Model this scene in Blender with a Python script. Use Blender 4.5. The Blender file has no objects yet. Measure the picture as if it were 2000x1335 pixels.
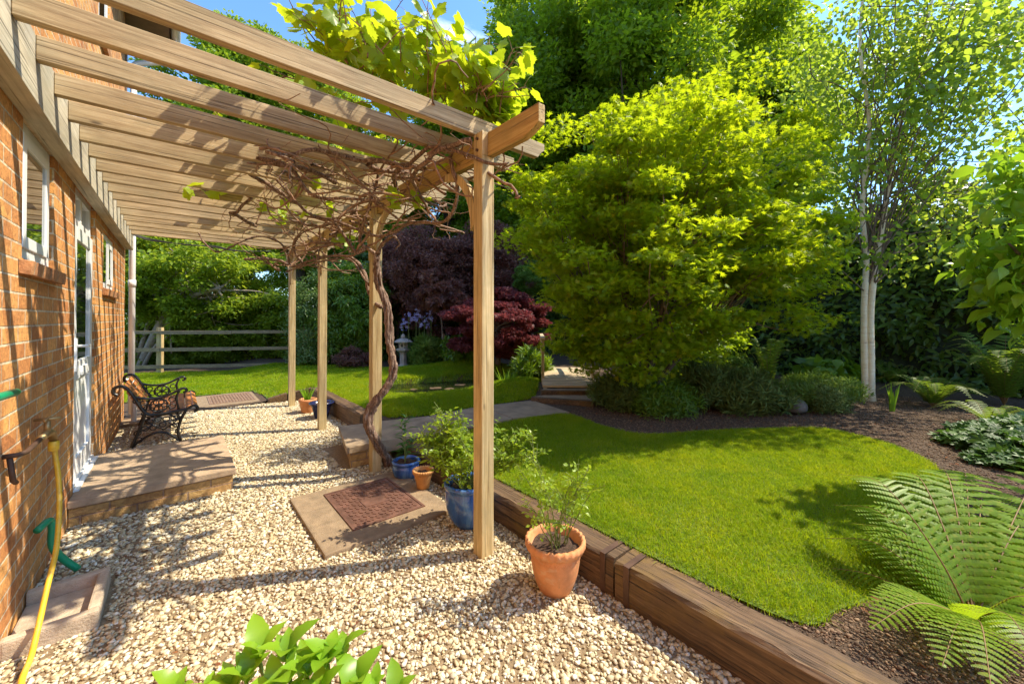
import bpy, bmesh, math, random
import numpy as np
from mathutils import Vector, Matrix
R = math.radians
SC = bpy.context.scene
COL = SC.collection
rng = np.random.default_rng(7); random.seed(7)

# ------------------------------------------------------------------ camera
YAW = R(40.47); CAM = np.array([.572, 0, 1.45])
cd = bpy.data.cameras.new('camera'); cam = bpy.data.objects.new('camera', cd); COL.objects.link(cam)
cam.location = CAM; cam.rotation_euler = (R(90.445), 0, -YAW)
cd.sensor_width = 36; cd.lens = 766/2000*36; cd.shift_y = -(667.5-614.9)/2000
cd.clip_start = .05; cd.clip_end = 600
SC.camera = cam
SC.render.resolution_x = 1024; SC.render.resolution_y = 683
# ------------------------------------------------------------------ sky and sun
SUN_EL, SUN_ROT = R(52.3), R(119)
w = bpy.data.worlds.new('World'); SC.world = w; w.use_nodes = True
nt = w.node_tree; nt.nodes.clear()
out = nt.nodes.new('ShaderNodeOutputWorld'); bg = nt.nodes.new('ShaderNodeBackground'); sky = nt.nodes.new('ShaderNodeTexSky')
sky.sky_type = 'NISHITA'; sky.sun_disc = False; sky.sun_elevation = SUN_EL; sky.sun_rotation = SUN_ROT
sky.air_density = 1.3; sky.dust_density = .6; sky.ozone_density = 3.5; sky.altitude = 50
tc = nt.nodes.new('ShaderNodeTexCoord'); mp = nt.nodes.new('ShaderNodeMapping'); mp.inputs['Scale'].default_value = (2.2, 2.2, 6)
mp.inputs['Location'].default_value = (.35, .1, .3)
nz = nt.nodes.new('ShaderNodeTexNoise'); nz.inputs['Scale'].default_value = 1.3; nz.inputs['Detail'].default_value = 9; nz.inputs['Roughness'].default_value = .55
cr = nt.nodes.new('ShaderNodeValToRGB'); cr.color_ramp.elements[0].position = .56; cr.color_ramp.elements[1].position = .74
mx = nt.nodes.new('ShaderNodeMixRGB'); mx.inputs[2].default_value = (6, 6.2, 6.5, 1)
nt.links.new(tc.outputs['Generated'], mp.inputs[0]); nt.links.new(mp.outputs[0], nz.inputs[0]); nt.links.new(nz.outputs[0], cr.inputs[0])
nt.links.new(cr.outputs[0], mx.inputs[0]); tn = nt.nodes.new('ShaderNodeMixRGB'); tn.blend_type = 'MULTIPLY'; tn.inputs[0].default_value = 1; tn.inputs[2].default_value = (.56, .74, .93, 1); nt.links.new(sky.outputs[0], tn.inputs[1]); nt.links.new(tn.outputs[0], mx.inputs[1]); nt.links.new(mx.outputs[0], bg.inputs[0])
nt.links.new(bg.outputs[0], out.inputs[0]); bg.inputs['Strength'].default_value = .15
sd = bpy.data.lights.new('sun', 'SUN'); sun = bpy.data.objects.new('sun', sd); COL.objects.link(sun)
sd.energy = 3.35; sd.angle = R(.5); sd.color = (1, .90, .70)
sv = Vector((math.sin(SUN_ROT)*math.cos(SUN_EL), math.cos(SUN_ROT)*math.cos(SUN_EL), math.sin(SUN_EL)))
sun.rotation_euler = sv.to_track_quat('Z', 'Y').to_euler(); sun.location = sv*30
SC.view_settings.view_transform = 'Standard'; SC.view_settings.look = 'None'; SC.view_settings.gamma = 1
SC.view_settings.exposure = 1.34

# ------------------------------------------------------------------ helpers
def P(u, v, dpt):      # the point at a given distance along the view direction, for laying out plants and stems
    r = (u-1000)/766; q = (614.9-v)/766; c, s = math.cos(R(.445)), math.sin(R(.445))
    wv = c-q*s; z = s+q*c
    return CAM+dpt*np.array([r*math.cos(YAW)+wv*math.sin(YAW), -r*math.sin(YAW)+wv*math.cos(YAW), z])
def tag(o, label=None, cat=None, group=None, kind=None):
    if label: o['label'] = label
    if cat: o['category'] = cat
    if group: o['group'] = group
    if kind: o['kind'] = kind
    return o
def link(name, me, mat=None, parent=None):
    if mat and not me.materials: me.materials.append(mat)
    o = bpy.data.objects.new(name, me); COL.objects.link(o)
    if parent: o.parent = parent
    return o
def empty(name, loc=(0, 0, 0), rz=0):
    o = bpy.data.objects.new(name, None); COL.objects.link(o); o.location = loc; o.rotation_euler = (0, 0, rz); o.empty_display_size = .2
    return o
def npmesh(name, V, F):
    """V (n,3); F list of (m,k) int arrays"""
    me = bpy.data.meshes.new(name); V = np.asarray(V, np.float32)
    if not isinstance(F, (list, tuple)): F = [F]
    F = [np.asarray(f, np.int32) for f in F if len(f)]
    me.vertices.add(len(V)); me.vertices.foreach_set('co', V.ravel())
    nl = sum(f.size for f in F); nf = sum(len(f) for f in F)
    me.loops.add(nl); me.polygons.add(nf)
    me.loops.foreach_set('vertex_index', np.concatenate([f.ravel() for f in F]))
    ls = []; st = 0
    for f in F:
        ls.append(st+np.arange(len(f))*f.shape[1]); st += f.size
    me.polygons.foreach_set('loop_start', np.concatenate(ls).astype(np.int32))
    me.update(calc_edges=True); me.validate()
    return me
class MB:
    def __init__(s): s.v = []; s.f = []; s.sm = []
    def add(s, vs, fs, smooth=False):
        b = len(s.v); s.v += [tuple(map(float, p)) for p in vs]; s.f += [tuple(b+i for i in f) for f in fs]; s.sm += [smooth]*len(fs); return s
    def box(s, a, b, rot=None, o=None, bev=0):
        x0, y0, z0 = a; x1, y1, z1 = b
        vs = [Vector(p) for p in [(x0,y0,z0),(x1,y0,z0),(x1,y1,z0),(x0,y1,z0),(x0,y0,z1),(x1,y0,z1),(x1,y1,z1),(x0,y1,z1)]]
        if rot is not None:
            o = Vector(o) if o is not None else Vector(((x0+x1)/2, (y0+y1)/2, (z0+z1)/2)); vs = [rot@(p-o)+o for p in vs]
        return s.add(vs, [(0,3,2,1),(4,5,6,7),(0,1,5,4),(1,2,6,5),(2,3,7,6),(3,0,4,7)])
    def prism(s, prof, d0, d1, axes='xz'):
        """profile polygon in two axes, extruded along the third from d0 to d1"""
        n = len(prof); vs = []
        for d in (d0, d1):
            for p in prof:
                c = dict(x=d, y=d, z=d); c[axes[0]] = p[0]; c[axes[1]] = p[1]; vs.append((c['x'], c['y'], c['z']))
        return s.add(vs, [tuple(range(n)), tuple(range(2*n-1, n-1, -1))]+[(i, (i+n), (i+1) % n+n, (i+1) % n) for i in range(n)])
    def tube(s, pts, rad, sides=8, cap=True, smooth=True, rough=0.):
        pts = [Vector(p) for p in pts]; n = len(pts)
        if not hasattr(rad, '__len__'): rad = [rad]*n
        vs = []; up = Vector((.13, .21, .97)); prev = None
        for i, p in enumerate(pts):
            t = (pts[min(i+1, n-1)]-pts[max(i-1, 0)])
            if t.length < 1e-9: t = Vector((0, 0, 1))
            t.normalize()
            a = prev if prev is not None else up.cross(t)
            a = a-t*a.dot(t)
            if a.length < 1e-6: a = Vector((1, 0, 0)).cross(t)
            a.normalize(); prev = a; b = t.cross(a)
            for k in range(sides):
                an = 2*math.pi*k/sides; rr = rad[i]*(1+(random.uniform(-rough, rough) if rough else 0))
                vs.append(p+a*math.cos(an)*rr+b*math.sin(an)*rr)
        fs = [(i*sides+k, i*sides+(k+1) % sides, (i+1)*sides+(k+1) % sides, (i+1)*sides+k) for i in range(n-1) for k in range(sides)]
        if cap: fs += [tuple(range(sides-1, -1, -1)), tuple((n-1)*sides+k for k in range(sides))]
        return s.add(vs, fs, smooth)
    def lathe(s, prof, c=(0, 0, 0), n=32, smooth=True, rfun=None, close=False):
        vs = []; m = len(prof)
        for j, (r, z) in enumerate(prof):
            for k in range(n):
                a = 2*math.pi*k/n; rr, zz = (r, z) if rfun is None else rfun(j, a, r, z)
                vs.append((c[0]+rr*math.cos(a), c[1]+rr*math.sin(a), c[2]+zz))
        fs = [(j*n+k, j*n+(k+1) % n, (j+1)*n+(k+1) % n, (j+1)*n+k) for j in range(m-1) for k in range(n)]
        if close: fs += [tuple((m-1)*n+k for k in range(n)), tuple(range(n-1, -1, -1))]
        return s.add(vs, fs, smooth)
    def mesh(s, name):
        me = bpy.data.meshes.new(name); me.from_pydata(s.v, [], s.f); me.polygons.foreach_set('use_smooth', s.sm); me.update(); return me
    def build(s, name, mat, parent=None, bevel=0, seg=2):
        me = s.mesh(name)
        if bevel:
            bm = bmesh.new(); bm.from_mesh(me); bmesh.ops.recalc_face_normals(bm, faces=bm.faces)
            bmesh.ops.bevel(bm, geom=bm.edges[:], offset=bevel, segments=seg, profile=.6, affect='EDGES'); bm.to_mesh(me); bm.free()
        return link(name, me, mat, parent)
def smooth_path(pts, k=6):
    """Catmull-Rom through points"""
    p = [np.array(q, float) for q in pts]; p = [2*p[0]-p[1]]+p+[2*p[-1]-p[-2]]; o = []
    for i in range(1, len(p)-2):
        for j in range(k):
            t = j/k; a, b, c, d = p[i-1], p[i], p[i+1], p[i+2]
            o.append(.5*((2*b)+(-a+c)*t+(2*a-5*b+4*c-d)*t*t+(-a+3*b-3*c+d)*t**3))
    o.append(p[-2]); return o
def copy_tree(o, parent=None, loc=None, rz=None, sc=None, label=None):
    c = o.copy(); COL.objects.link(c)
    if parent: c.parent = parent
    if loc is not None: c.location = loc
    if rz is not None: c.rotation_euler = (0, 0, rz)
    if sc is not None: c.scale = (sc, sc, sc) if not hasattr(sc, '__len__') else sc
    if label: c['label'] = label
    for ch in list(o.children): copy_tree(ch, c)
    return c

# ------------------------------------------------------------------ materials
def newmat(name):
    m = bpy.data.materials.new(name); m.use_nodes = True; nt = m.node_tree; nt.nodes.clear()
    o = nt.nodes.new('ShaderNodeOutputMaterial'); b = nt.nodes.new('ShaderNodeBsdfPrincipled'); nt.links.new(b.outputs[0], o.inputs[0])
    return m, nt, b, o
def ramp(nt, stops):
    r = nt.nodes.new('ShaderNodeValToRGB'); e = r.color_ramp.elements
    while len(e) < len(stops): e.new(.5)
    for i, (p, c) in enumerate(stops): e[i].position = p; e[i].color = (*c, 1)
    return r
def coords(nt, scale=(1, 1, 1), rnd=True):
    tc = nt.nodes.new('ShaderNodeTexCoord'); mp = nt.nodes.new('ShaderNodeMapping'); mp.inputs['Scale'].default_value = scale
    if rnd:
        oi = nt.nodes.new('ShaderNodeObjectInfo'); ml = nt.nodes.new('ShaderNodeMath'); ml.operation = 'MULTIPLY'; ml.inputs[1].default_value = 37
        nt.links.new(oi.outputs['Random'], ml.inputs[0]); va = nt.nodes.new('ShaderNodeVectorMath'); va.operation = 'ADD'
        nt.links.new(tc.outputs['Object'], va.inputs[0]); nt.links.new(ml.outputs[0], va.inputs[1]); nt.links.new(va.outputs[0], mp.inputs[0])
    else: nt.links.new(tc.outputs['Object'], mp.inputs[0])
    return mp.outputs[0]
def noise(nt, vec, scale, detail=5, rough=.6, dist=0):
    n = nt.nodes.new('ShaderNodeTexNoise'); n.inputs['Scale'].default_value = scale; n.inputs['Detail'].default_value = detail
    n.inputs['Roughness'].default_value = rough; n.inputs['Distortion'].default_value = dist; nt.links.new(vec, n.inputs['Vector']); return n.outputs[0]
def bump(nt, b, h, strength=.4, dist=.01):
    n = nt.nodes.new('ShaderNodeBump'); n.inputs['Strength'].default_value = strength; n.inputs['Distance'].default_value = dist
    nt.links.new(h, n.inputs['Height']); nt.links.new(n.outputs[0], b.inputs['Normal'])
def mix(nt, a, c, fac, mode='MIX'):
    m = nt.nodes.new('ShaderNodeMixRGB'); m.blend_type = mode
    for i, x in ((1, a), (2, c), (0, fac)):
        if isinstance(x, (int, float)): m.inputs[i].default_value = x
        elif isinstance(x, tuple): m.inputs[i].default_value = (*x, 1)
        else: nt.links.new(x, m.inputs[i])
    return m.outputs[0]
def mixf(nt, a, k):
    m = nt.nodes.new('ShaderNodeMath'); m.operation = 'MULTIPLY'; m.inputs[1].default_value = k; nt.links.new(a, m.inputs[0]); return m.outputs[0]
def wood(name, cols, axis='x', rough=.75, fine=55, stain=None, bs=.5):
    m, nt, b, o = newmat(name)
    sc = {'x': (.045, 1, 1), 'y': (1, .045, 1), 'z': (1, 1, .045)}[axis]
    v = coords(nt, sc); n1 = noise(nt, v, fine, 6, .7, .6); v2 = coords(nt, {'x': (.25, 1, 1), 'y': (1, .25, 1), 'z': (1, 1, .25)}[axis]); n2 = noise(nt, v2, 7, 4, .6)
    r = ramp(nt, [(.32, cols[0]), (.5, cols[1]), (.68, cols[2])]); nt.links.new(n1, r.inputs[0])
    r2 = ramp(nt, [(.35, (.72, .70, .66)), (.65, (1.08, 1.05, 1.0))]); nt.links.new(n2, r2.inputs[0])
    c = mix(nt, r.outputs[0], r2.outputs[0], 1., 'MULTIPLY')
    # knots
    vk = coords(nt, {'x': (.8, 2.2, 2.2), 'y': (2.2, .8, 2.2), 'z': (2.2, 2.2, .8)}[axis]); vo = nt.nodes.new('ShaderNodeTexVoronoi'); vo.inputs['Scale'].default_value = 2.6; nt.links.new(vk, vo.inputs['Vector'])
    rk = ramp(nt, [(.03, (1, 1, 1)), (.075, (0, 0, 0))]); nt.links.new(vo.outputs['Distance'], rk.inputs[0])
    c = mix(nt, c, tuple(x*.42 for x in cols[0]), rk.outputs[0])
    if stain:
        n3 = noise(nt, coords(nt, (1, 1, 1)), 3.1, 5, .65); rs = ramp(nt, [(.5, (0, 0, 0)), (.66, (1, 1, 1))]); nt.links.new(n3, rs.inputs[0]); c = mix(nt, c, stain, rs.outputs[0])
    n5 = noise(nt, coords(nt, {'x': (.012, 1, 1), 'y': (1, .012, 1), 'z': (1, 1, .012)}[axis]), 95, 3, .5); rc = ramp(nt, [(.60, (0, 0, 0)), (.66, (1, 1, 1))]); nt.links.new(n5, rc.inputs[0])
    c = mix(nt, c, tuple(x*.38 for x in cols[0]), mixf(nt, rc.outputs[0], .8))
    n6 = noise(nt, coords(nt), 2.3, 6, .7); rw = ramp(nt, [(.50, (0, 0, 0)), (.68, (.55, .55, .55))]); nt.links.new(n6, rw.inputs[0]); c = mix(nt, c, (cols[1][0]*.62, cols[1][1]*.66, cols[1][2]*.62), rw.outputs[0])
    nt.links.new(c, b.inputs['Base Color']); b.inputs['Roughness'].default_value = rough
    hb = nt.nodes.new('ShaderNodeMath'); hb.operation = 'MULTIPLY_ADD'; hb.inputs[1].default_value = -1.2; nt.links.new(rc.outputs[0], hb.inputs[0]); nt.links.new(n1, hb.inputs[2]); bump(nt, b, hb.outputs[0], bs, .004)
    return m
def aged(name, col, bloom, dirt, rough=.8):
    m, nt, b, o = newmat(name); v = coords(nt, rnd=False); n = noise(nt, v, 9, 6, .65); r1 = ramp(nt, [(.3, tuple(x*.75 for x in col)), (.7, tuple(min(1, x*1.2) for x in col))]); nt.links.new(n, r1.inputs[0])
    n2 = noise(nt, coords(nt, (1, 1, 1.6), False), 14, 7, .72, .6); r2 = ramp(nt, [(.54, (0, 0, 0)), (.72, (.75, .75, .75))]); nt.links.new(n2, r2.inputs[0]); c = mix(nt, r1.outputs[0], bloom, r2.outputs[0])
    n3 = noise(nt, coords(nt, (1.3, 1.3, .8), False), 7, 7, .75); r3 = ramp(nt, [(.56, (0, 0, 0)), (.70, (.8, .8, .8))]); nt.links.new(n3, r3.inputs[0]); c = mix(nt, c, dirt, r3.outputs[0])
    nt.links.new(c, b.inputs['Base Color']); b.inputs['Roughness'].default_value = rough; bump(nt, b, noise(nt, v, 90, 5, .6), .25, .006); return m
def plain(name, col, rough=.6, metal=0, var=.15, ns=12, bs=0., spec=.5, bscale=60):
    m, nt, b, o = newmat(name); v = coords(nt); n = noise(nt, v, ns, 6, .6)
    r = ramp(nt, [(.3, tuple(x*(1-var) for x in col)), (.7, tuple(min(1, x*(1+var)) for x in col))]); nt.links.new(n, r.inputs[0]); nt.links.new(r.outputs[0], b.inputs['Base Color'])
    b.inputs['Roughness'].default_value = rough; b.inputs['Metallic'].default_value = metal; b.inputs['Specular IOR Level'].default_value = spec
    if bs: bump(nt, b, noise(nt, v, bscale, 6, .65), bs, .01)
    return m
def leafmat(name, cols, trans=None, tf=.45, rough=.45, spec=.4, patch=None):
    m, nt, b, o = newmat(name); g = nt.nodes.new('ShaderNodeNewGeometry')
    r = ramp(nt, [(i/(len(cols)-1) if len(cols) > 1 else 0, c) for i, c in enumerate(cols)]); nt.links.new(g.outputs['Random Per Island'], r.inputs[0])
    nt.links.new(r.outputs[0], b.inputs['Base Color']); b.inputs['Roughness'].default_value = rough; b.inputs['Specular IOR Level'].default_value = spec
    t = nt.nodes.new('ShaderNodeBsdfTranslucent'); ms = nt.nodes.new('ShaderNodeMixShader'); ms.inputs[0].default_value = tf
    tc = mix(nt, r.outputs[0], trans if trans else (1.6, 1.5, .6), 1., 'MULTIPLY' if not trans else 'MIX'); 
    if trans: tc = mix(nt, r.outputs[0], trans, .65)
    nt.links.new(tc, t.inputs[0]); nt.links.new(b.outputs[0], ms.inputs[1]); nt.links.new(t.outputs[0], ms.inputs[2]); nt.links.new(ms.outputs[0], o.inputs[0])
    return m
def grassmat():
    m = leafmat('grass blade', [(.13, .26, .006), (.21, .33, .008), (.30, .38, .010), (.11, .21, .006), (.25, .36, .008), (.47, .43, .10)], (.60, .72, .008), .45, .65, .10); nt = m.node_tree
    v = coords(nt, rnd=False); n = noise(nt, v, 2.2, 7, .72, .4); rr = ramp(nt, [(.30, (.66, .80, .8)), (.5, (1, 1, 1)), (.70, (1.32, 1.12, .9))]); nt.links.new(n, rr.inputs[0])
    for nd in [x for x in nt.nodes if x.type in ('BSDF_PRINCIPLED', 'BSDF_TRANSLUCENT')]:
        sk = nd.inputs[0]; l = sk.links[0].from_socket; nt.links.new(mix(nt, l, rr.outputs[0], 1., 'MULTIPLY'), sk)
    return m
def islandmat(name, cols, rough=.8, bs=.3, bscale=40):
    m, nt, b, o = newmat(name); g = nt.nodes.new('ShaderNodeNewGeometry')
    r = ramp(nt, [(i/(len(cols)-1), c) for i, c in enumerate(cols)]); r.color_ramp.interpolation = 'CONSTANT' if False else 'LINEAR'
    nt.links.new(g.outputs['Random Per Island'], r.inputs[0]); v = coords(nt, rnd=False); n = noise(nt, v, bscale, 5, .6)
    r2 = ramp(nt, [(.3, (.8, .78, .75)), (.7, (1.1, 1.1, 1.1))]); nt.links.new(n, r2.inputs[0])
    nt.links.new(mix(nt, r.outputs[0], r2.outputs[0], 1., 'MULTIPLY'), b.inputs['Base Color']); b.inputs['Roughness'].default_value = rough
    bump(nt, b, n, bs, .004); return m
def brickmat(name, c1, c2, mortar, plane='yz', bw=.225, rh=.0785):
    m, nt, b, o = newmat(name); tc = nt.nodes.new('ShaderNodeTexCoord'); sp = nt.nodes.new('ShaderNodeSeparateXYZ'); cb = nt.nodes.new('ShaderNodeCombineXYZ')
    nt.links.new(tc.outputs['Object'], sp.inputs[0]); nt.links.new(sp.outputs[plane[0].upper()], cb.inputs[0]); nt.links.new(sp.outputs[plane[1].upper()], cb.inputs[1])
    if plane == 'yz':   # let side faces show their own courses too
        ad = nt.nodes.new('ShaderNodeMath'); nt.links.new(sp.outputs['X'], ad.inputs[0]); nt.links.new(sp.outputs['Y'], ad.inputs[1]); nt.links.new(ad.outputs[0], cb.inputs[0])
    nv = noise(nt, tc.outputs['Object'], 26, 3, .5); dm = nt.nodes.new('ShaderNodeVectorMath'); dm.operation = 'SCALE'; dm.inputs['Scale'].default_value = .006
    cbn = nt.nodes.new('ShaderNodeCombineXYZ'); nt.links.new(nv, cbn.inputs[0]); nt.links.new(nv, cbn.inputs[1]); nt.links.new(cbn.outputs[0], dm.inputs[0])
    va = nt.nodes.new('ShaderNodeVectorMath'); nt.links.new(cb.outputs[0], va.inputs[0]); nt.links.new(dm.outputs[0], va.inputs[1])
    br = nt.nodes.new('ShaderNodeTexBrick'); nt.links.new(va.outputs[0], br.inputs['Vector']); br.inputs['Scale'].default_value = 1
    br.inputs['Brick Width'].default_value = bw; br.inputs['Row Height'].default_value = rh; br.inputs['Mortar Size'].default_value = .0065; br.inputs['Mortar Smooth'].default_value = .35
    br.inputs['Color1'].default_value = (*c1, 1); br.inputs['Color2'].default_value = (*c2, 1); br.inputs['Mortar'].default_value = (*mortar, 1); br.inputs['Bias'].default_value = -.15
    n = noise(nt, tc.outputs['Object'], 38, 6, .7); r = ramp(nt, [(.3, (.62, .56, .52)), (.5, (.95, .93, .9)), (.7, (1.25, 1.22, 1.15))]); nt.links.new(n, r.inputs[0])
    vb = nt.nodes.new('ShaderNodeTexVoronoi'); vb.inputs['Scale'].default_value = 6.5; nt.links.new(va.outputs[0], vb.inputs['Vector']); sb_ = nt.nodes.new('ShaderNodeSeparateColor'); nt.links.new(vb.outputs['Color'], sb_.inputs[0]); rb_ = ramp(nt, [(.0, (.78, .68, .62)), (.35, (1, 1, 1)), (.8, (1.1, 1.12, 1.05)), (1, (.85, .80, .8))]); nt.links.new(sb_.outputs[0], rb_.inputs[0])
    big = noise(nt, tc.outputs['Object'], 1.6, 5, .7); rg = ramp(nt, [(.35, (.82, .80, .78)), (.6, (1.05, 1.05, 1.05))]); nt.links.new(big, rg.inputs[0])
    bc = mix(nt, mix(nt, br.outputs['Color'], rb_.outputs[0], 1., 'MULTIPLY'), rg.outputs[0], 1., 'MULTIPLY')
    nt.links.new(mix(nt, bc, r.outputs[0], 1., 'MULTIPLY'), b.inputs['Base Color']); b.inputs['Roughness'].default_value = .88
    h = nt.nodes.new('ShaderNodeMath'); h.operation = 'MULTIPLY_ADD'; h.inputs[1].default_value = -1.6; nt.links.new(br.outputs['Fac'], h.inputs[0]); nt.links.new(n, h.inputs[2])
    bump(nt, b, h.outputs[0], 1., .010); return m
M = {}
M['rafter'] = wood('rafter wood', [(.30, .20, .10), (.47, .345, .19), (.62, .49, .30)], 'x')
M['post'] = wood('post wood', [(.36, .24, .10), (.56, .42, .21), (.70, .57, .34)], 'z')
M['beam'] = wood('beam wood', [(.34, .20, .06), (.50, .33, .12), (.62, .45, .19)], 'y')
M['plate'] = wood('plate wood', [(.40, .35, .26), (.52, .47, .37), (.62, .57, .46)], 'y')
M['sleeper'] = wood('sleeper wood', [(.038, .022, .012), (.125, .070, .034), (.23, .145, .080)], 'y', stain=(.15, .085, .020), bs=1.0, fine=48)
M['fence'] = wood('fence wood', [(.20, .14, .085), (.32, .24, .15), (.42, .33, .22)], 'x')
M['deck'] = wood('deck wood', [(.42, .31, .19), (.58, .46, .30), (.68, .56, .40)], 'x')
M['slat'] = wood('bench slat wood', [(.33, .12, .035), (.48, .19, .06), (.58, .26, .09)], 'y', rough=.45)
M['brick'] = brickmat('house brick', (.72, .36, .115), (.48, .185, .06), (.66, .54, .39))
M['sill'] = brickmat('sill tile', (.50, .24, .11), (.42, .19, .08), (.45, .33, .24), 'yx', .16, .3)
M['stepbrick'] = brickmat('step brick', (.52, .33, .13), (.44, .26, .10), (.36, .24, .16), 'yz', .29, .066)
M['upvc'] = plain('white plastic', (.82, .83, .84), .3, var=.03)
M['pipe'] = plain('pipe plastic', (.78, .76, .76), .35, var=.05)
M['stone'] = plain('slab stone', (.40, .285, .185), .85, var=.28, ns=9, bs=.6, bscale=90)
M['flag'] = plain('path flagstone', (.31, .225, .145), .85, var=.3, ns=6, bs=.6, bscale=50)
M['concrete'] = plain('concrete', (.27, .19, .115), .9, var=.25, ns=14, bs=.7, bscale=110)
M['kerb'] = plain('kerb concrete', (.50, .39, .28), .9, var=.25, ns=12, bs=.7, bscale=90)
M['farlid'] = plain('far lid', (.24, .15, .10), .75, var=.25)
M['rust'] = plain('rusty iron', (.20, .10, .07), .6, .5, var=.4, ns=10, bs=.3)
M['iron'] = plain('black cast iron', (.018, .017, .017), .32, .2, var=.2, spec=.6)
M['strap'] = plain('rust strap', (.10, .055, .036), .7, .4, var=.3)
M['brass'] = plain('old brass', (.40, .27, .12), .45, .7, var=.3)
M['terracotta'] = aged('terracotta', (.62, .25, .095), (.62, .42, .26), (.30, .17, .06))
M['terramoss'] = aged('aged terracotta', (.56, .26, .08), (.50, .36, .14), (.22, .17, .04))
M['soil'] = plain('soil', (.085, .052, .030), .95, var=.7, ns=55, bs=1., bscale=120)
M['potsoil'] = plain('pot soil', (.075, .042, .026), .95, var=.6, ns=60, bs=1., bscale=110)
M['bark'] = plain('grey bark', (.20, .145, .10), .9, var=.4, ns=14, bs=.9, bscale=25)
M['darkbark'] = plain('dark bark', (.085, .06, .04), .9, var=.4, ns=14, bs=.9, bscale=25)
M['palebark'] = plain('pale bark', (.36, .29, .22), .9, var=.3, ns=12, bs=.6, bscale=25)
M['hose'] = aged('yellow hose', (.72, .44, .03), (.50, .38, .12), (.35, .22, .05), .45)
M['green'] = plain('green plastic', (.01, .26, .12), .35, var=.1)
M['cable'] = plain('black cable', (.03, .028, .026), .5)
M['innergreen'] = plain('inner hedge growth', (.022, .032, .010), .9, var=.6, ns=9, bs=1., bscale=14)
M['rock'] = plain('rock', (.15, .12, .095), .9, var=.3, ns=6, bs=.8)
M['lantern'] = plain('lantern stone', (.42, .36, .30), .9, var=.22, ns=8, bs=.5)
M['dark'] = plain('dark opening', (.01, .01, .01), .9)
M['roof'] = plain('roof tile', (.22, .10, .06), .8, var=.3)
M['soffit'] = plain('soffit board', (.16, .085, .05), .6, var=.2)
def glaze():
    m, nt, b, o = newmat('blue glaze'); v = coords(nt, (1, 1, .3), False); n = noise(nt, v, 9, 5, .6, .8)
    r = ramp(nt, [(.3, (.012, .045, .20)), (.48, (.03, .11, .38)), (.60, (.10, .24, .52)), (.70, (.24, .34, .52))]); nt.links.new(n, r.inputs[0]); nt.links.new(r.outputs[0], b.inputs['Base Color'])
    b.inputs['Roughness'].default_value = .22; b.inputs['Coat Weight'].default_value = .6; b.inputs['Coat Roughness'].default_value = .08
    bump(nt, b, noise(nt, coords(nt, (1, 1, 1), False), 30, 3), .12, .01); return m
M['glaze'] = glaze()
M['navy'] = plain('navy glaze', (.018, .022, .075), .18, var=.4, ns=10)
def glassm():
    m, nt, b, o = newmat('window glass'); b.inputs['Base Color'].default_value = (.012, .016, .018, 1); b.inputs['Roughness'].default_value = .02
    b.inputs['IOR'].default_value = 1.7; b.inputs['Coat Weight'].default_value = 1; b.inputs['Coat Roughness'].default_value = .01; return m
M['glass'] = glassm()
def waterm():
    m, nt, b, o = newmat('pond water'); b.inputs['Base Color'].default_value = (.010, .012, .006, 1); b.inputs['Roughness'].default_value = .03; b.inputs['IOR'].default_value = 1.33
    bump(nt, b, noise(nt, coords(nt, rnd=False), 6, 3), .05, .02); return m
M['water'] = waterm()
def birchm():
    m, nt, b, o = newmat('birch bark'); v = coords(nt, (1, 1, 5), False); n = noise(nt, v, 7, 5, .7); r = ramp(nt, [(.28, (.14, .08, .05)), (.36, (.80, .64, .42)), (.6, (.92, .80, .58))])
    nt.links.new(n, r.inputs[0]); nt.links.new(r.outputs[0], b.inputs['Base Color']); b.inputs['Roughness'].default_value = .6; bump(nt, b, n, .3, .01); return m
M['birch'] = birchm()
def vinem():
    m, nt, b, o = newmat('vine bark'); v = coords(nt, (1, 1, .16), False); n = noise(nt, v, 70, 6, .75, .5); r = ramp(nt, [(.36, (.055, .03, .02)), (.5, (.20, .115, .075)), (.66, (.48, .34, .25))])
    nt.links.new(n, r.inputs[0]); nt.links.new(r.outputs[0], b.inputs['Base Color']); b.inputs['Roughness'].default_value = .9; bump(nt, b, n, 1., .012); return m
M['vine'] = vinem()
M['cane'] = plain('vine cane', (.26, .145, .085), .75, var=.6, ns=25, bs=.5)
M['lawnbase'] = plain('lawn ground', (.10, .15, .014), .95, var=.35, ns=8, bs=.5)
M['gravelbase'] = plain('gravel ground', (.26, .18, .10), .95, var=.35, ns=60, bs=1., bscale=70)
M['farground'] = plain('far ground', (.06, .09, .02), .95, var=.4, ns=2)
M['gravel'] = islandmat('gravel stone', [(.56, .47, .29), (.68, .58, .37), (.36, .25, .12), (.76, .70, .54), (.52, .41, .23), (.62, .54, .36), (.26, .17, .08), (.82, .78, .66), (.48, .40, .24), (.60, .46, .27)], .85, .4, 160)
M['chip'] = islandmat('bark chip', [(.12, .068, .036), (.19, .11, .06), (.06, .036, .02), (.28, .18, .11), (.10, .055, .03)], .9)
M['grass'] = grassmat()
M['grape'] = leafmat('grape leaf', [(.20, .36, .02), (.30, .45, .02), (.12, .27, .02), (.36, .47, .03)], (.80, .86, .02), .52, .4, .35)
M['acer'] = leafmat('japanese maple leaf', [(.12, .23, .008), (.18, .29, .010), (.28, .35, .012), (.09, .19, .010), (.22, .32, .012), (.36, .32, .014)], (.80, .92, .012), .55, .45, .3)
M['birchleaf'] = leafmat('birch leaf', [(.11, .20, .022), (.15, .26, .024), (.09, .18, .045), (.22, .32, .02)], (.72, .86, .06), .55, .4, .4)
M['darkleaf'] = leafmat('dark tree leaf', [(.10, .18, .012), (.15, .24, .014), (.075, .14, .010), (.23, .32, .016)], (.62, .80, .02), .5, .5, .35)
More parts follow.
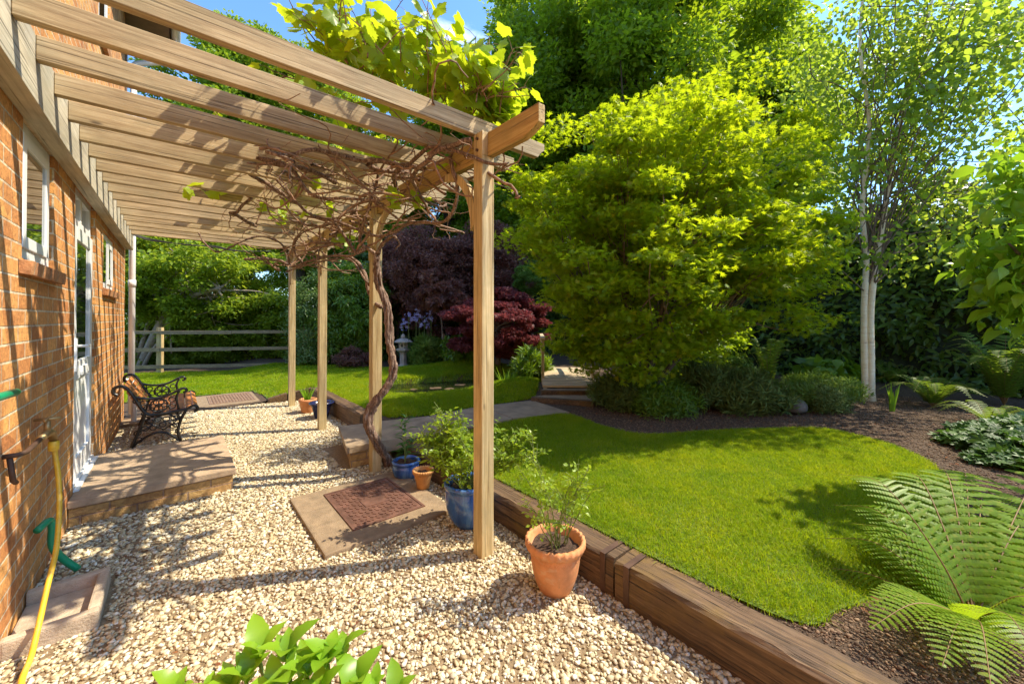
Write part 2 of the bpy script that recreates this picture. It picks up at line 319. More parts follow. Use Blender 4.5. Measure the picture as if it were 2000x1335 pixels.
M['ashleaf'] = leafmat('bright tree leaf', [(.12, .21, .014), (.16, .26, .016), (.09, .16, .014), (.21, .30, .02)], (.50, .66, .03), .45, .5, .3)
M['elder'] = leafmat('elder leaf', [(.13, .22, .016), (.19, .29, .02), (.27, .36, .03), (.10, .17, .014)], (.62, .74, .04), .5, .5, .35)
M['laurel'] = leafmat('laurel leaf', [(.06, .11, .013), (.09, .155, .015), (.04, .08, .010), (.15, .21, .018)], (.38, .52, .015), .28, .4, .4)
M['purple'] = leafmat('purple leaf', [(.15, .062, .050), (.20, .085, .060), (.10, .048, .042), (.26, .13, .07)], (.45, .17, .12), .35, .5, .3)
M['red'] = leafmat('red maple leaf', [(.15, .034, .038), (.20, .046, .048), (.11, .026, .030), (.24, .065, .055)], (.40, .08, .08), .4, .5, .3)
M['hedge'] = leafmat('evergreen leaf', [(.085, .17, .012), (.12, .23, .016), (.06, .12, .010), (.17, .27, .02)], (.48, .68, .015), .3, .4, .4)
M['variegated'] = leafmat('pieris leaf', [(.09, .17, .03), (.13, .22, .045), (.24, .30, .11), (.07, .13, .02)], (.25, .42, .04), .3, .4, .4)
M['topiary'] = leafmat('topiary leaf', [(.08, .17, .02), (.12, .23, .03), (.06, .13, .02)], (.30, .50, .03), .3, .5, .3)
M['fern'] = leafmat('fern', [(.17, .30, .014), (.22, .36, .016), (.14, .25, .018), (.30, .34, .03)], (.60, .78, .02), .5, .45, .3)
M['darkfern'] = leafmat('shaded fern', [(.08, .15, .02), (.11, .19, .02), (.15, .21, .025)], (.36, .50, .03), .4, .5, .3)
M['rose'] = leafmat('rose leaf', [(.15, .26, .018), (.21, .33, .02), (.28, .38, .03), (.11, .20, .02)], (.62, .76, .03), .45, .38, .4)
M['lily'] = leafmat('lily leaf', [(.05, .15, .02), (.07, .19, .02)], (.2, .45, .02), .35, .35, .5)
M['hydr'] = leafmat('hydrangea leaf', [(.19, .36, .02), (.24, .42, .025), (.15, .31, .02)], (.50, .75, .03), .42, .35, .45)
M['juniper'] = leafmat('juniper', [(.10, .15, .035), (.14, .20, .045), (.075, .11, .028), (.18, .23, .06)], (.16, .26, .05), .2, .7, .2)
M['heather'] = leafmat('low shrub leaf', [(.09, .16, .02), (.13, .21, .03), (.18, .25, .05)], (.35, .5, .05), .3, .6, .2)
M['ivy'] = leafmat('ivy leaf', [(.05, .11, .022), (.075, .16, .03), (.035, .08, .02), (.12, .21, .045)], (.2, .4, .04), .25, .5, .3)
M['irisleaf'] = leafmat('iris leaf', [(.07, .15, .07), (.10, .20, .09)], (.2, .38, .12), .3, .5, .3)
M['swordleaf'] = leafmat('sword leaf', [(.14, .28, .02), (.19, .33, .02)], (.5, .75, .03), .45, .4, .3)
M['irisflower'] = leafmat('iris petal', [(.42, .38, .72), (.55, .52, .80), (.28, .22, .60)], (.6, .55, .9), .4, .6, .2)
M['blossom'] = leafmat('elder blossom', [(.70, .68, .40), (.62, .60, .30)], (.8, .8, .5), .3, .7, .1)
M['redflower'] = leafmat('pink flower', [(.55, .15, .14), (.6, .25, .2)], (.7, .2, .2), .3, .6, .2)
M['deadleaf'] = leafmat('dead leaf', [(.20, .07, .03), (.28, .12, .05), (.12, .05, .03)], (.3, .12, .04), .2, .7, .2)
M['pad'] = leafmat('lily pad', [(.12, .13, .07), (.20, .10, .07)], (.2, .2, .1), .1, .3, .5)

# ------------------------------------------------------------------ leaf tools
def T_diamond(w=.5, fold=.08):
    V = np.array([(0, 0, 0), (w/2, .45, fold), (0, 1, -.05), (-w/2, .45, fold)]); return V, [np.array([(0, 1, 2), (0, 2, 3)])]
def T_ovate(w=.6, fold=.07, droop=.12):
    V = np.array([(0, 0, 0), (w*.42, .25, fold), (w*.45, .5, fold), (w*.2, .82, fold*.4-droop*.5), (0, 1, -droop), (-w*.2, .82, fold*.4-droop*.5), (-w*.45, .5, fold), (-w*.42, .25, fold), (0, .5, 0)])
    return V, [np.array([(0, 1, 8), (1, 2, 8), (2, 3, 8), (3, 4, 8), (4, 5, 8), (5, 6, 8), (6, 7, 8), (7, 0, 8)])]
def T_palm(n=5, narrow=.17, spread=75):
    V = [(0, 0, 0)]; F = []
    for k in range(n):
        a = R(-spread+2*spread*k/(n-1)); L = 1-.35*abs(a)/R(spread); d = np.array((math.sin(a), math.cos(a))); q = np.array((d[1], -d[0]))
        b = len(V); m = d*L*.45; V += [(*(m+q*narrow*L), .03), (*(d*L), -.08), (*(m-q*narrow*L), .03)]; F += [(0, b, b+1), (0, b+1, b+2)]
    return np.array(V), [np.array(F)]
def T_grape():
    key = [(-165, .30), (-150, .50), (-128, .62), (-112, .56), (-100, .54), (-84, .66), (-64, .76), (-50, .68), (-36, .60), (-24, .72), (-10, .82), (0, .93)]
    key = key+[(-a, r) for a, r in key[-2::-1]]; pol = []
    for (a, r), (a2, r2) in zip(key, key[1:]): pol += [(a, r), ((a+a2)/2, (r+r2)/2*(1.10 if (int(a*7) % 2) else .90))]
    pol.append(key[-1]); pol = [(r*math.sin(R(a))*.95, .30+r*.85*math.cos(R(a)), .06-.22*r*r+.05*math.cos(R(a)*5)*r) for a, r in pol]
    V = np.array([(0, .02, 0), (0, .30, .06)]+pol); n = len(pol)
    F = [(1, 2+i, 3+i) for i in range(n-1)]+[(1, 0, 2), (1, 1+n, 0)]
    return V, [np.array(F)]
def T_long(w=.22, droop=.25):
    V = np.array([(0, 0, 0), (w/2, .35, .03), (w*.4, .7, -droop*.4), (0, 1, -droop), (-w*.4, .7, -droop*.4), (-w/2, .35, .03)]); return V, [np.array([(0, 1, 5)]), np.array([(1, 2, 4, 5)]), np.array([(2, 3, 4)])]
def T_serr(w=.62):   # toothed ovate leaf with folded midrib, for near shrubs
    n = 9; L = [(0, 0, 0)]; Rr = []; mid = []
    V = []; F = []
    for i in range(n+1):
        t = i/n; hw = w/2*math.sin(math.pi*min(1, t**.8))**.8; z = .12*math.sin(t*math.pi)-.25*t*t
        tooth = .025 if i % 2 else 0
        V += [(0, t, z), (hw+tooth*(0 < i < n), t, z+.10*hw/w+.02*(i % 2)), (-hw-tooth*(0 < i < n), t, z+.10*hw/w+.02*(i % 2))]
    for i in range(n):
        a = 3*i; F += [(a, a+1, a+4, a+3), (a, a+3, a+5, a+2)]
    return np.array(V), [np.array(F)]
def unit(a): return a/np.maximum(np.linalg.norm(a, axis=-1, keepdims=True), 1e-9)
def cloud(T, pos, nrm, tip, sc):
    V, Fs = T; N = len(pos); nrm = unit(nrm); x = unit(np.cross(tip, nrm)); y = np.cross(nrm, x)
    sc = np.broadcast_to(sc, (N,)).reshape(N, 1, 1)
    W = pos[:, None, :]+sc*(V[None, :, 0:1]*x[:, None, :]+V[None, :, 1:2]*y[:, None, :]+V[None, :, 2:3]*nrm[:, None, :])
    off = (np.arange(N)*len(V))[:, None, None]
    return W.reshape(-1, 3), [(f[None]+off).reshape(-1, f.shape[1]) for f in Fs]
def leaves(name, T, pos, nrm, tip, sc, mat, parent=None):
    V, F = cloud(T, pos, nrm, tip, sc); me = npmesh(name, V, F); return link(name, me, mat, parent)
def rdir(n, g=rng): return unit(g.normal(size=(n, 3)))
def ell_points(n, c, r, g=rng, shell=.55, flat_bottom=None):
    d = rdir(n, g); rad = (shell+(1-shell)*g.random(n))**1.0; p = np.array(c)+d*np.array(r)*rad[:, None]
    if flat_bottom is not None: p[:, 2] = np.maximum(p[:, 2], flat_bottom+g.random(n)*.25)
    return p
def clumps(centers, crad, per, g=rng, flat=.55, outward=None, upn=.5, droop=.4):
    """leaf positions, normals and tips around clump centres"""
    n = len(centers); N = n*per; c = np.repeat(centers, per, 0); cr = np.repeat(np.broadcast_to(crad, (n,)), per)
    d = rdir(N, g); rr = g.random(N)**.5; off = d*rr[:, None]*cr[:, None]; off[:, 2] *= flat
    pos = c+off; nr = g.normal(size=(N, 3))*.55+np.array([0, 0, upn]); 
    tip = off*1.0/np.maximum(cr[:, None], 1e-6)+g.normal(size=(N, 3))*.5+np.array([0, 0, -droop])
    if outward is not None: nr = nr+.5*unit(pos-np.array(outward))
    return pos, nr, tip
def limb_set(mb, base, targets, r0, g, bend=.25, sides=6, start=(.25, .85), trunk=None):
    for t in targets:
        if trunk is not None:
            k = g.uniform(*start)*(len(trunk)-1); i = int(k); s = trunk[i]+(trunk[min(i+1, len(trunk)-1)]-trunk[i])*(k-i)
        else: s = np.array(base)
        t = np.array(t); m1 = s+(t-s)*.35+np.array([*(g.normal(size=2)*bend*.4), bend*.5*np.linalg.norm(t-s)*.4]); m2 = s+(t-s)*.7+g.normal(size=3)*bend*.3
        pts = smooth_path([s, m1, m2, t], 4); n = len(pts); mb.tube(pts, [max(.006, r0*(1-.88*i/(n-1))) for i in range(n)], sides, cap=False)
def make_tree(name, base, trunk_pts, r0, r1, centers, crad, per, T, lsize, lmat, bmat, label, cat='tree', group=None, nl=18, seed=1, flat=.55, upn=.5, droop=.4, outward=None, limb_r=.05, limb_start=(.25, .95), crown_name='crown', sides=10):
    g = np.random.default_rng(seed); base = np.array(base, float); e = empty(name, base); tag(e, label, cat, group)
    tp = smooth_path([np.array(p)-base for p in trunk_pts], 5); n = len(tp)
    MB().tube(tp, [r0+(r1-r0)*i/(n-1)+(.35*r0*max(0, 1-i/3.)) for i in range(n)], sides, rough=.05).build('trunk', bmat, e)
    c = np.asarray(centers)-base; idx = g.choice(len(c), min(nl, len(c)), replace=False)
    mb = MB(); limb_set(mb, None, c[idx], limb_r, g, trunk=tp, start=limb_start); mb.build('branches', bmat, e)
    pos, nr, tip = clumps(c, crad, per, g, flat, outward=None if outward is None else np.array(outward)-base, upn=upn, droop=droop)
    leaves(crown_name, T, pos, nr, tip, lsize*(.7+.6*g.random(len(pos))), lmat, e)
    return e
print('helpers ready')

# ================================================================== THE SETTING
GR = [(0, 0)]
def inpoly(x, y, poly):
    x = np.asarray(x); y = np.asarray(y); c = np.zeros(x.shape, bool); n = len(poly)
    for i in range(n):
        x1, y1 = poly[i]; x2, y2 = poly[(i+1) % n]
        k = ((y1 > y) != (y2 > y)) & (x < (x2-x1)*(y-y1)/((y2-y1) if y2 != y1 else 1e-9)+x1); c ^= k
    return c
def pdist(x, y, poly):
    d = np.full(np.shape(x), 1e9); n = len(poly)
    for i in range(n):
        a = np.array(poly[i]); b = np.array(poly[(i+1) % n]); ab = b-a; t = np.clip(((x-a[0])*ab[0]+(y-a[1])*ab[1])/(ab@ab), 0, 1)
        d = np.minimum(d, np.hypot(x-a[0]-t*ab[0], y-a[1]-t*ab[1]))
    return d
def sst(a, b, x): t = np.clip((x-a)/(b-a), 0, 1); return t*t*(3-2*t)
def rounded(poly, k=5): return [tuple(q[:2]) for q in smooth_path([(*p, 0) for p in poly+[poly[0]]], k)[:-1]]
POND = rounded([(3.05, 7.0), (3.2, 6.3), (3.65, 5.75), (4.4, 5.65), (5.1, 5.7), (5.7, 5.6), (6.6, 5.3), (7.4, 4.8), (8.1, 5.5), (7.3, 6.3), (6.4, 6.75), (5.5, 7.05), (4.7, 7.25), (3.9, 7.5), (3.35, 7.5)], 4)
LAWN1 = rounded([(2.47, 3.62), (3.2, 3.60), (3.9, 3.58), (4.40, 3.40), (4.30, 2.75), (4.35, 2.3), (4.84, 1.99), (5.54, 1.57), (6.07, 1.12), (6.01, .68), (5.68, .33), (5.13, .14), (4.36, .06), (3.6, .12), (3.05, .26), (2.72, .38), (2.50, .50), (2.465, 1.2), (2.465, 2.4)], 5)
LAWN2 = [(1.78, 7.80), (2.46, 7.72), (2.52, 6.8), (2.52, 5.2), (2.60, 4.72), (3.04, 4.50), (3.7, 4.50), (4.3, 4.42), (4.75, 4.38), (5.05, 4.62), (5.6, 5.15), (6.1, 5.5), (7.0, 6.6), (6.4, 7.7), (5.9, 8.2), (5.3, 8.35), (4.75, 8.9), (4.2, 10.1), (3.6, 11.0), (3.3, 12.0), (.2, 14.1), (-3, 15.5), (-3, 9.2), (.60, 9.25), (1.70, 9.05), (1.78, 8.2)]
def H(x, y):
    x = np.asarray(x, float); y = np.asarray(y, float)
    z = .02+.18*sst(1.5, 2.6, x)
    z = z-.03*sst(11, 14, y)*(x < 4)
    z = z+.26*np.exp(-(((x-6.0)/.9)**2+((y-7.85)/.75)**2))+.10*np.exp(-(((x-4.3)/1.2)**2+((y-8.3)/.6)**2))
    z = z+.17*np.exp(-(((x-5.15)/.55)**2+((y-5.1)/.55)**2))+.05*np.exp(-(((x-3.3)/.8)**2+((y-5.35)/.35)**2))
    z = z+.03*np.sin(x*1.3)*np.sin(y*1.7)*sst(6.2, 8, x)
    ins = inpoly(x, y, POND); d = pdist(x, y, POND)
    z = np.where(ins, z-(z+.15)*sst(0, .16, d), z)
    return z
def gridmesh(name, xs, ys, keep, zf, mat):
    X, Y = np.meshgrid(xs, ys); Z = zf(X, Y); V = np.stack([X, Y, Z], -1).reshape(-1, 3); nx = len(xs)
    cx = (X[:-1, :-1]+X[1:, 1:])/2; cy = (Y[:-1, :-1]+Y[1:, 1:])/2; k = keep(cx, cy); j, i = np.nonzero(k)
    a = j*nx+i; F = np.stack([a, a+1, a+1+nx, a+nx], -1); used = np.unique(F); m = np.full(len(V), -1); m[used] = np.arange(len(used))
    me = npmesh(name, V[used], m[F]); me.polygons.foreach_set('use_smooth', [True]*len(me.polygons)); return link(name, me, mat)
o = MB().add([(-300, -300, -.18), (300, -300, -.18), (300, 300, -.18), (-300, 300, -.18)], [(0, 1, 2, 3)]).build('ground', M['farground']); tag(o, kind='structure')
GRAV = [(0, -4), (2.42, -4), (2.42, 7.72), (1.75, 7.72), (1.72, 7.86), (.72, 7.9), (0, 7.9)]
o = MB().add([(x, y, 0) for x, y in GRAV], [tuple(range(len(GRAV)))]).build('gravel_bed', M['gravelbase']); tag(o, kind='structure')
notgrav = lambda x, y: ~((x < 2.42) & (y < 7.75)) & ~((x < -.02) & (y < 8.0))
o = gridmesh('soil_bed', np.arange(-8, 22, .1), np.arange(-6, 22, .1), notgrav, H, M['soil']); tag(o, kind='structure')
o = MB().add([(x, y, .206) for x, y in LAWN1], [tuple(range(len(LAWN1)))]).build('near_lawn', M['lawnbase']); tag(o, kind='structure')
o = gridmesh('far_lawn', np.arange(-3, 7.3, .07), np.arange(4.2, 15.6, .07), lambda x, y: inpoly(x, y, LAWN2) & ~(inpoly(x, y, POND) & (pdist(x, y, POND) > .14)) & notgrav(x, y), lambda x, y: H(x, y)+.012, M['lawnbase']); tag(o, kind='structure')
o = MB().add([(2.7, 4.4, .125), (8.8, 4.4, .125), (8.8, 8, .125), (2.7, 8, .125)], [(0, 1, 2, 3)]).build('pond_water', M['water']); tag(o, kind='structure')
#
# paved path, flags of stone
pth = MB(); FL = [[(2.05, 3.86), (2.95, 3.72), (2.98, 4.43), (2.3, 4.62)], [(2.96, 3.72), (3.70, 3.66), (3.78, 4.46), (2.99, 4.43)], [(3.71, 3.66), (4.48, 3.42), (4.62, 4.28), (3.79, 4.46)]]
for q in FL: pth.prism([(x, y) for x, y in q], .10, .224, 'xy')
tag(pth.build('path', M['flag'], bevel=.008), kind='structure')

# grass blades
def blades(name, n, poly, xr, yr, hgt, wid, mask=None, seed=3, zoff=.0):
    g = np.random.default_rng(seed); x = g.uniform(*xr, n*2); y = g.uniform(*yr, n*2); k = inpoly(x, y, poly)
    if mask is not None: k &= mask(x, y)
    x = x[k][:n]; y = y[k][:n]; N = len(x); z = H(x, y)+zoff
    az = g.uniform(0, 6.283, N); ln = g.normal(0, .55, (N, 2)); h = hgt*(.55+.75*g.random(N)); wv = wid*(.6+.8*g.random(N))
    x = x+g.normal(0, .012, N); y = y+g.normal(0, .012, N)
    patch = np.sin(x*5.1+np.sin(y*3.3)*2)*np.sin(y*4.3+1.7*np.sin(x*2.1)); h = h*(1+.18*patch)
    px = np.cos(az)*wv; py = np.sin(az)*wv; b = np.stack([x, y, z], -1); s = np.stack([px, py, 0*px], -1)
    m = b+np.stack([ln[:, 0]*h*.35, ln[:, 1]*h*.35, h*.55], -1); t = b+np.stack([ln[:, 0]*h*1.1, ln[:, 1]*h*1.1, h*(1-.18*np.abs(ln).sum(1))], -1)
    V = np.stack([b-s, b+s, m+s*.75, m-s*.75, t], 1).reshape(-1, 3); o = np.arange(N)[:, None]*5
    me = npmesh(name, V, [o+np.array([[0, 1, 2, 3]]), o+np.array([[3, 2, 4]])]); return tag(link(name, me, M['grass']), 'short bright green grass', 'grass', kind='stuff')
tag(blades('lawn_grass', 300000, LAWN1, (2.45, 6.2), (0, 3.75), .034, .0016, seed=3), 'short bright green grass of the near lawn beyond the sleepers')
L2B = [(a, b) for a, b in LAWN2]
tag(blades('far_lawn_grass', 170000, L2B, (2.0, 7.0), (4.3, 9.2), .055, .0035, lambda x, y: ~(inpoly(x, y, POND) & (pdist(x, y, POND) > .10)) & notgrav(x, y), seed=4), 'mown green grass round the pond and up its banks')
tag(blades('back_lawn_grass', 90000, L2B, (-2, 4.8), (7.7, 14.2), .05, .006, lambda x, y: ~inpoly(x, y, POND) & notgrav(x, y) & ((x < 2) | (y > 9.2)), seed=5), 'mown green grass running back to the rail fence')
# gravel stones
def stones(name, n, xr, yr, size, mat, zf, mask, seed, flat=.6, label='', cat=''):
    g = np.random.default_rng(seed); phi = 1.618; ico = np.array([(-1, phi, 0), (1, phi, 0), (-1, -phi, 0), (1, -phi, 0), (0, -1, phi), (0, 1, phi), (0, -1, -phi), (0, 1, -phi), (phi, 0, -1), (phi, 0, 1), (-phi, 0, -1), (-phi, 0, 1)])/1.902
    IF = np.array([(0, 11, 5), (0, 5, 1), (0, 1, 7), (0, 7, 10), (0, 10, 11), (1, 5, 9), (5, 11, 4), (11, 10, 2), (10, 7, 6), (7, 1, 8), (3, 9, 4), (3, 4, 2), (3, 2, 6), (3, 6, 8), (3, 8, 9), (4, 9, 5), (2, 4, 11), (6, 2, 10), (8, 6, 7), (9, 8, 1)])
    x = g.uniform(*xr, n); y = g.uniform(*yr, n); k = mask(x, y); x = x[k]; y = y[k]; N = len(x)
    s = size*(.45+1.0*g.random(N)**1.8); sh = np.stack([s*g.uniform(.8, 1.35, N), s*g.uniform(.6, .95, N), s*flat*g.uniform(.6, 1.1, N)], -1)
    V = ico[None]*(1+g.uniform(-.28, .22, (N, 12, 1)))*sh[:, None, :]
    A = g.uniform(0, 6.283, N); tx = g.normal(0, .38, N); c, q = np.cos(tx), np.sin(tx)
    Y = V[..., 1]*c[:, None]-V[..., 2]*q[:, None]; Z = V[..., 1]*q[:, None]+V[..., 2]*c[:, None]; X = V[..., 0]
    c, q = np.cos(A), np.sin(A); V = np.stack([X*c[:, None]-Y*q[:, None]+x[:, None], X*q[:, None]+Y*c[:, None]+y[:, None], Z+(zf(x, y)+s*flat*.25+g.random(N)*size*.35)[:, None]], -1)
    F = (IF[None]+(np.arange(N)*12)[:, None, None]).reshape(-1, 3); me = npmesh(name, V.reshape(-1, 3), F); return tag(link(name, me, mat), label, cat, kind='stuff')
SLABM = lambda x, y: ~((x > 1.26) & (x < 2.13) & (y > 2.53) & (y < 3.48)) & ~((x < .93) & (y > 4.06) & (y < 5.27)) & ~((x < .32) & (y > 2.66) & (y < 3.12)) & ~((x > 1.80) & (y > 3.88) & (y < 4.68)) & ~((x > 1.86) & (x < 2.3) & (y > 2.0) & (y < 2.5) & False)
zero = lambda x, y: 0*x
stones('gravel', 46000, (0, 2.36), (-.2, 3.2), .0113, M['gravel'], zero, SLABM, 11, label='cream and tan angular gravel chippings between wall and sleepers', cat='gravel')
stones('gravel', 46000, (0, 2.38), (3.2, 7.85), .0132, M['gravel'], zero, lambda x, y: SLABM(x, y) & ((y < 7.7) | (x > .6)), 12, label='cream gravel continuing back past the bench to the lawn edge', cat='gravel')
BEDM = lambda x, y: ~inpoly(x, y, LAWN1) & ~inpoly(x, y, LAWN2) & ~inpoly(x, y, POND) & ~((y > 3.5) & (x < 4.7))
stones('bark_mulch', 90000, (2.5, 9.5), (-1.2, 3.6), .0085, M['chip'], H, BEDM, 13, .4, 'dark brown bark chippings over the planting bed', 'mulch')
stones('bark_mulch', 60000, (2.48, 5.2), (-1.0, .8), .0048, M['chip'], H, BEDM, 14, .4, 'fine dark crumbly mulch round the near fern', 'mulch')

# ================================================================== HOUSE
WIN1 = (2.97, 3.60, 1.74, 2.43); DOOR = (4.25, 5.18, .20, 2.46); WIN2 = (5.68, 6.62, 1.76, 2.34); WINU = (5.25, 6.0, 4.15, 5.35)
def house():
    h = empty('brick_house', (0, 0, 0)); tag(h, 'orange brick house wall with white windows and a white glazed door under the pergola', 'house')
    ops = [WIN1, DOOR, WIN2, WINU]; Y0, Y1, ZT = -4, 7.83, 5.62
    ys = sorted({Y0, Y1, *[q for o in ops for q in o[:2]]}); zs = sorted({-.2, ZT, *[q for o in ops for q in o[2:]]}); mb = MB()
    for a, b in zip(ys, ys[1:]):
        for c, d in zip(zs, zs[1:]):
            if any(o[0] <= a and b <= o[1] and o[2] <= c and d <= o[3] for o in ops): continue
            mb.add([(0, a, c), (0, b, c), (0, b, d), (0, a, d)], [(0, 1, 2, 3)])
    for a, b, c, d in ops:
        D = -.11
        mb.add([(0, a, c), (0, b, c), (0, b, d), (0, a, d), (D, a, c), (D, b, c), (D, b, d), (D, a, d)], [(0, 4, 5, 1), (1, 5, 6, 2), (2, 6, 7, 3), (3, 7, 4, 0)])
    mb.add([(0, Y1, -.2), (-7, Y1, -.2), (-7, Y1, ZT), (0, Y1, ZT), (0, Y0, -.2), (-7, Y0, -.2), (-7, Y0, ZT), (0, Y0, ZT)], [(0, 1, 2, 3), (5, 4, 7, 6), (1, 5, 6, 2), (3, 2, 6, 7)])
    mb.build('wall', M['brick'], h)
    def window(w, split=None, fan=None, nm='window'):
        a, b, c, d = w; x = -.018; f = MB(); t = .06
        f.box((x-.05, a+.002, c+.002), (x, a+t, d-.002)); f.box((x-.05, b-t, c+.002), (x, b-.002, d-.002)); f.box((x-.05, a+t, d-t), (x, b-t, d-.002)); f.box((x-.05, a+t, c+.002), (x, b-t, c+t))
        if split: f.box((x-.05, split-.03, c+t), (x, split+.03, d-t))
        wn = f.build(nm, M['upvc'], h, bevel=.004)
        # opening casement standing proud of the frame
        lo = (split+.03 if split else a+t); s = MB(); e = b-t; u = .06
        s.box((x-.03, lo, c+t), (x+.010, lo+u, d-t)); s.box((x-.03, e-u, c+t), (x+.010, e, d-t)); s.box((x-.03, lo+u, d-t-u), (x+.010, e-u, d-t)); s.box((x-.03, lo+u, c+t), (x+.010, e-u, c+t+u))
        s.build('casement', M['upvc'], wn, bevel=.004)
        MB().box((x-.012, a+t+.01, c+t+.01), (x+.001, b-t-.01, d-t-.01)).build('pane', M['glass'], wn)
        MB().box((-.10, a-.06, c-.075), (.045, b+.06, c-.008), rot=Matrix.Rotation(R(7), 3, 'Y')).build('window_sill', M['sill'], h, bevel=.004)
    window(WIN1); window(WIN2, split=6.12); window(WINU, nm='window')
    MB().box((-.11, WINU[0]+.05, 4.15), (-.10, WINU[1], 5.35))
    # door
    a, b, c, d = DOOR; x = -.03; f = MB(); t = .06
    f.box((x-.06, a+.002, c), (x, a+t, d-.002)); f.box((x-.06, b-t, c), (x, b-.002, d-.002)); f.box((x-.06, a+t, d-t), (x, b-t, d-.002)); f.box((x-.06, a+t, 2.16), (x, b-t, 2.22)); f.box((x-.06, (a+b)/2-.03, 2.22), (x, (a+b)/2+.03, d-t))
    df = f.build('door_frame', M['upvc'], h, bevel=.004)
    MB().box((x-.035, a+t, 2.22), (x-.025, b-t, d-t)).build('fanlight_pane', M['glass'], df)
    MB().box((x-.06, a, c-.05), (.03, b, c-.002)).box((x-.06, a, c-.002), (.0, b, c+.02)).build('threshold', M['upvc'], df, bevel=.004)
    s = MB(); lo, hi = a+t, b-t; u = .10
    s.box((x-.045, lo, c+.03), (x+.02, lo+u, 2.15)); s.box((x-.045, hi-u, c+.03), (x+.02, hi, 2.15)); s.box((x-.045, lo+u, 2.15-u), (x+.02, hi-u, 2.15)); s.box((x-.045, lo+u, c+.03), (x+.02, hi-u, c+.18)); s.box((x-.045, lo+u, .98), (x+.02, hi-u, 1.12))
    s.box((x-.035, lo+u, c+.18), (x+.004, hi-u, .98))
    dr = s.build('door', M['upvc'], h, bevel=.004)
    MB().box((x-.01, lo+u-.01, 1.11), (x+.006, hi-u+.01, 2.16-u)).build('pane', M['glass'], dr)
    hd = MB(); hd.box((x+.02, lo+.03, 1.05), (x+.032, lo+.065, 1.30)); hd.tube([(x+.03, lo+.048, 1.24), (x+.075, lo+.048, 1.24), (x+.08, lo+.06, 1.24), (x+.08, lo+.17, 1.235)], .010, 8); hd.build('handle', M['upvc'], dr)
    MB().box((x+.02, a+.32, 1.0), (x+.035, a+.60, 1.07)).build('letterbox', M['upvc'], dr, bevel=.005)
    # roof edge
    MB().box((-1, -4.2, ZT+.002), (.46, 8.15, ZT+.05)).box((.40, -4.2, ZT+.05), (.46, 8.15, ZT+.22)).box((-.4, 7.86, ZT+.05), (.40, 8.15, ZT+.22)).build('eaves', M['soffit'], h)
    MB().prism([(.56, ZT+.16), (.56, ZT+.22), (-3.5, ZT+2.6), (-7.6, ZT+.22), (-7.6, ZT+.16)], -4.25, 8.2, 'xz').build('roof', M['roof'], h)
    gt = MB(); gt.prism([(.47+.062+.06*math.cos(q), ZT+.14+.07*math.sin(q)) for q in [math.pi+math.pi*i/8 for i in range(9)]]+[(.59, ZT+.15), (.475, ZT+.15)], -4.2, 8.22, 'xz'); gt.build('gutter', M['pipe'], h)
    MB().box((0.003, 7.60, 4.6), (.012, 7.82, 5.6)).build('corner_board', M['soffit'], h)
    return h
house()
# downpipe at the corner
dp = empty('downpipe', (.07, 7.90, 0)); tag(dp, 'tall white plastic rainwater pipe running down the far corner of the brick house', 'downpipe')
q = MB(); q.tube([(0, 0, .06), (0, 0, 5.0)], .037, 16); q.tube(smooth_path([(0, 0, 5.0), (.0, 0, 5.12), (.1, 0, 5.2), (.38, .02, 5.34), (.45, .02, 5.42), (.45, .02, 5.72)], 4), .037, 12); q.build('pipe', M['pipe'], dp)
for z in (1.95, 4.2): MB().lathe([(.044, -.05), (.044, .05)], (0, 0, z), 16, close=True).build('collar', M['pipe'], dp)
wp = tag(MB().tube(smooth_path([(.02, 7.36, .62), (.10, 7.36, .60), (.13, 7.36, .5), (.13, 7.37, .1), (.13, 7.37, -.05)], 5), .028, 12).build('waste_pipe', M['pipe']), 'short grey white waste pipe elbow low on the wall behind the bench', 'pipe')
cb = tag(MB().box((.0, 7.25, 0), (.34, 7.62, .05)).build('gully_kerb', M['concrete'], bevel=.01), 'low concrete gully surround behind the bench', 'kerb')

# ================================================================== PERGOLA
PY = [1.91, 3.645, 5.45, 7.23]; PX = 1.965
pg = empty('pergola', (PX, 1.91, 0)); tag(pg, 'weathered timber lean-to pergola with rafters fixed to the brick wall', 'pergola')
def loc(mb, o=(PX, 1.91, 0)): mb.v = [(a-o[0], b-o[1], c-o[2]) for a, b, c in mb.v]; return mb
for y in PY:
    loc(MB().box((PX, y, -.1), (PX+.09, y+.09, 2.437)).box((PX, y, 2.437), (PX+.042, y+.09, 2.583))).build('post', M['post'], pg, bevel=.004)
for y in PY:
    for z in (2.475, 2.545): loc(MB().tube([(PX-.001, y+.045, z), (PX-.012, y+.045, z)], .009, 6, smooth=False)).build('bolt', M['strap'], pg)
bm_ = MB(); bm_.prism([(1.47, 2.485), (1.47, 2.584), (7.78, 2.584), (7.78, 2.50), (7.69, 2.44), (1.60, 2.44), (1.54, 2.455)], PX+.045, PX+.092, 'yz'); loc(bm_).build('beam', M['beam'], pg, bevel=.003)
loc(MB().box((.002, 1.3, 2.415), (.090, 7.76, 2.70))).build('wall_plate', M['plate'], pg, bevel=.003)
RY = [2.02+.336*k for k in range(17)]
rp = [(.091, 2.590), (.091, 2.700), (2.575, 2.700), (2.575, 2.65), (2.555, 2.64), (2.53, 2.615), (2.51, 2.590)]
rm = MB().prism([(a-.091, b) for a, b in rp], 0, .045, 'xz').mesh('rafter'); rm.materials.append(M['rafter'])
bm = bmesh.new(); bm.from_mesh(rm); bmesh.ops.recalc_face_normals(bm, faces=bm.faces); bmesh.ops.bevel(bm, geom=bm.edges[:], offset=.003, segments=1, affect='EDGES'); bm.to_mesh(rm); bm.free()
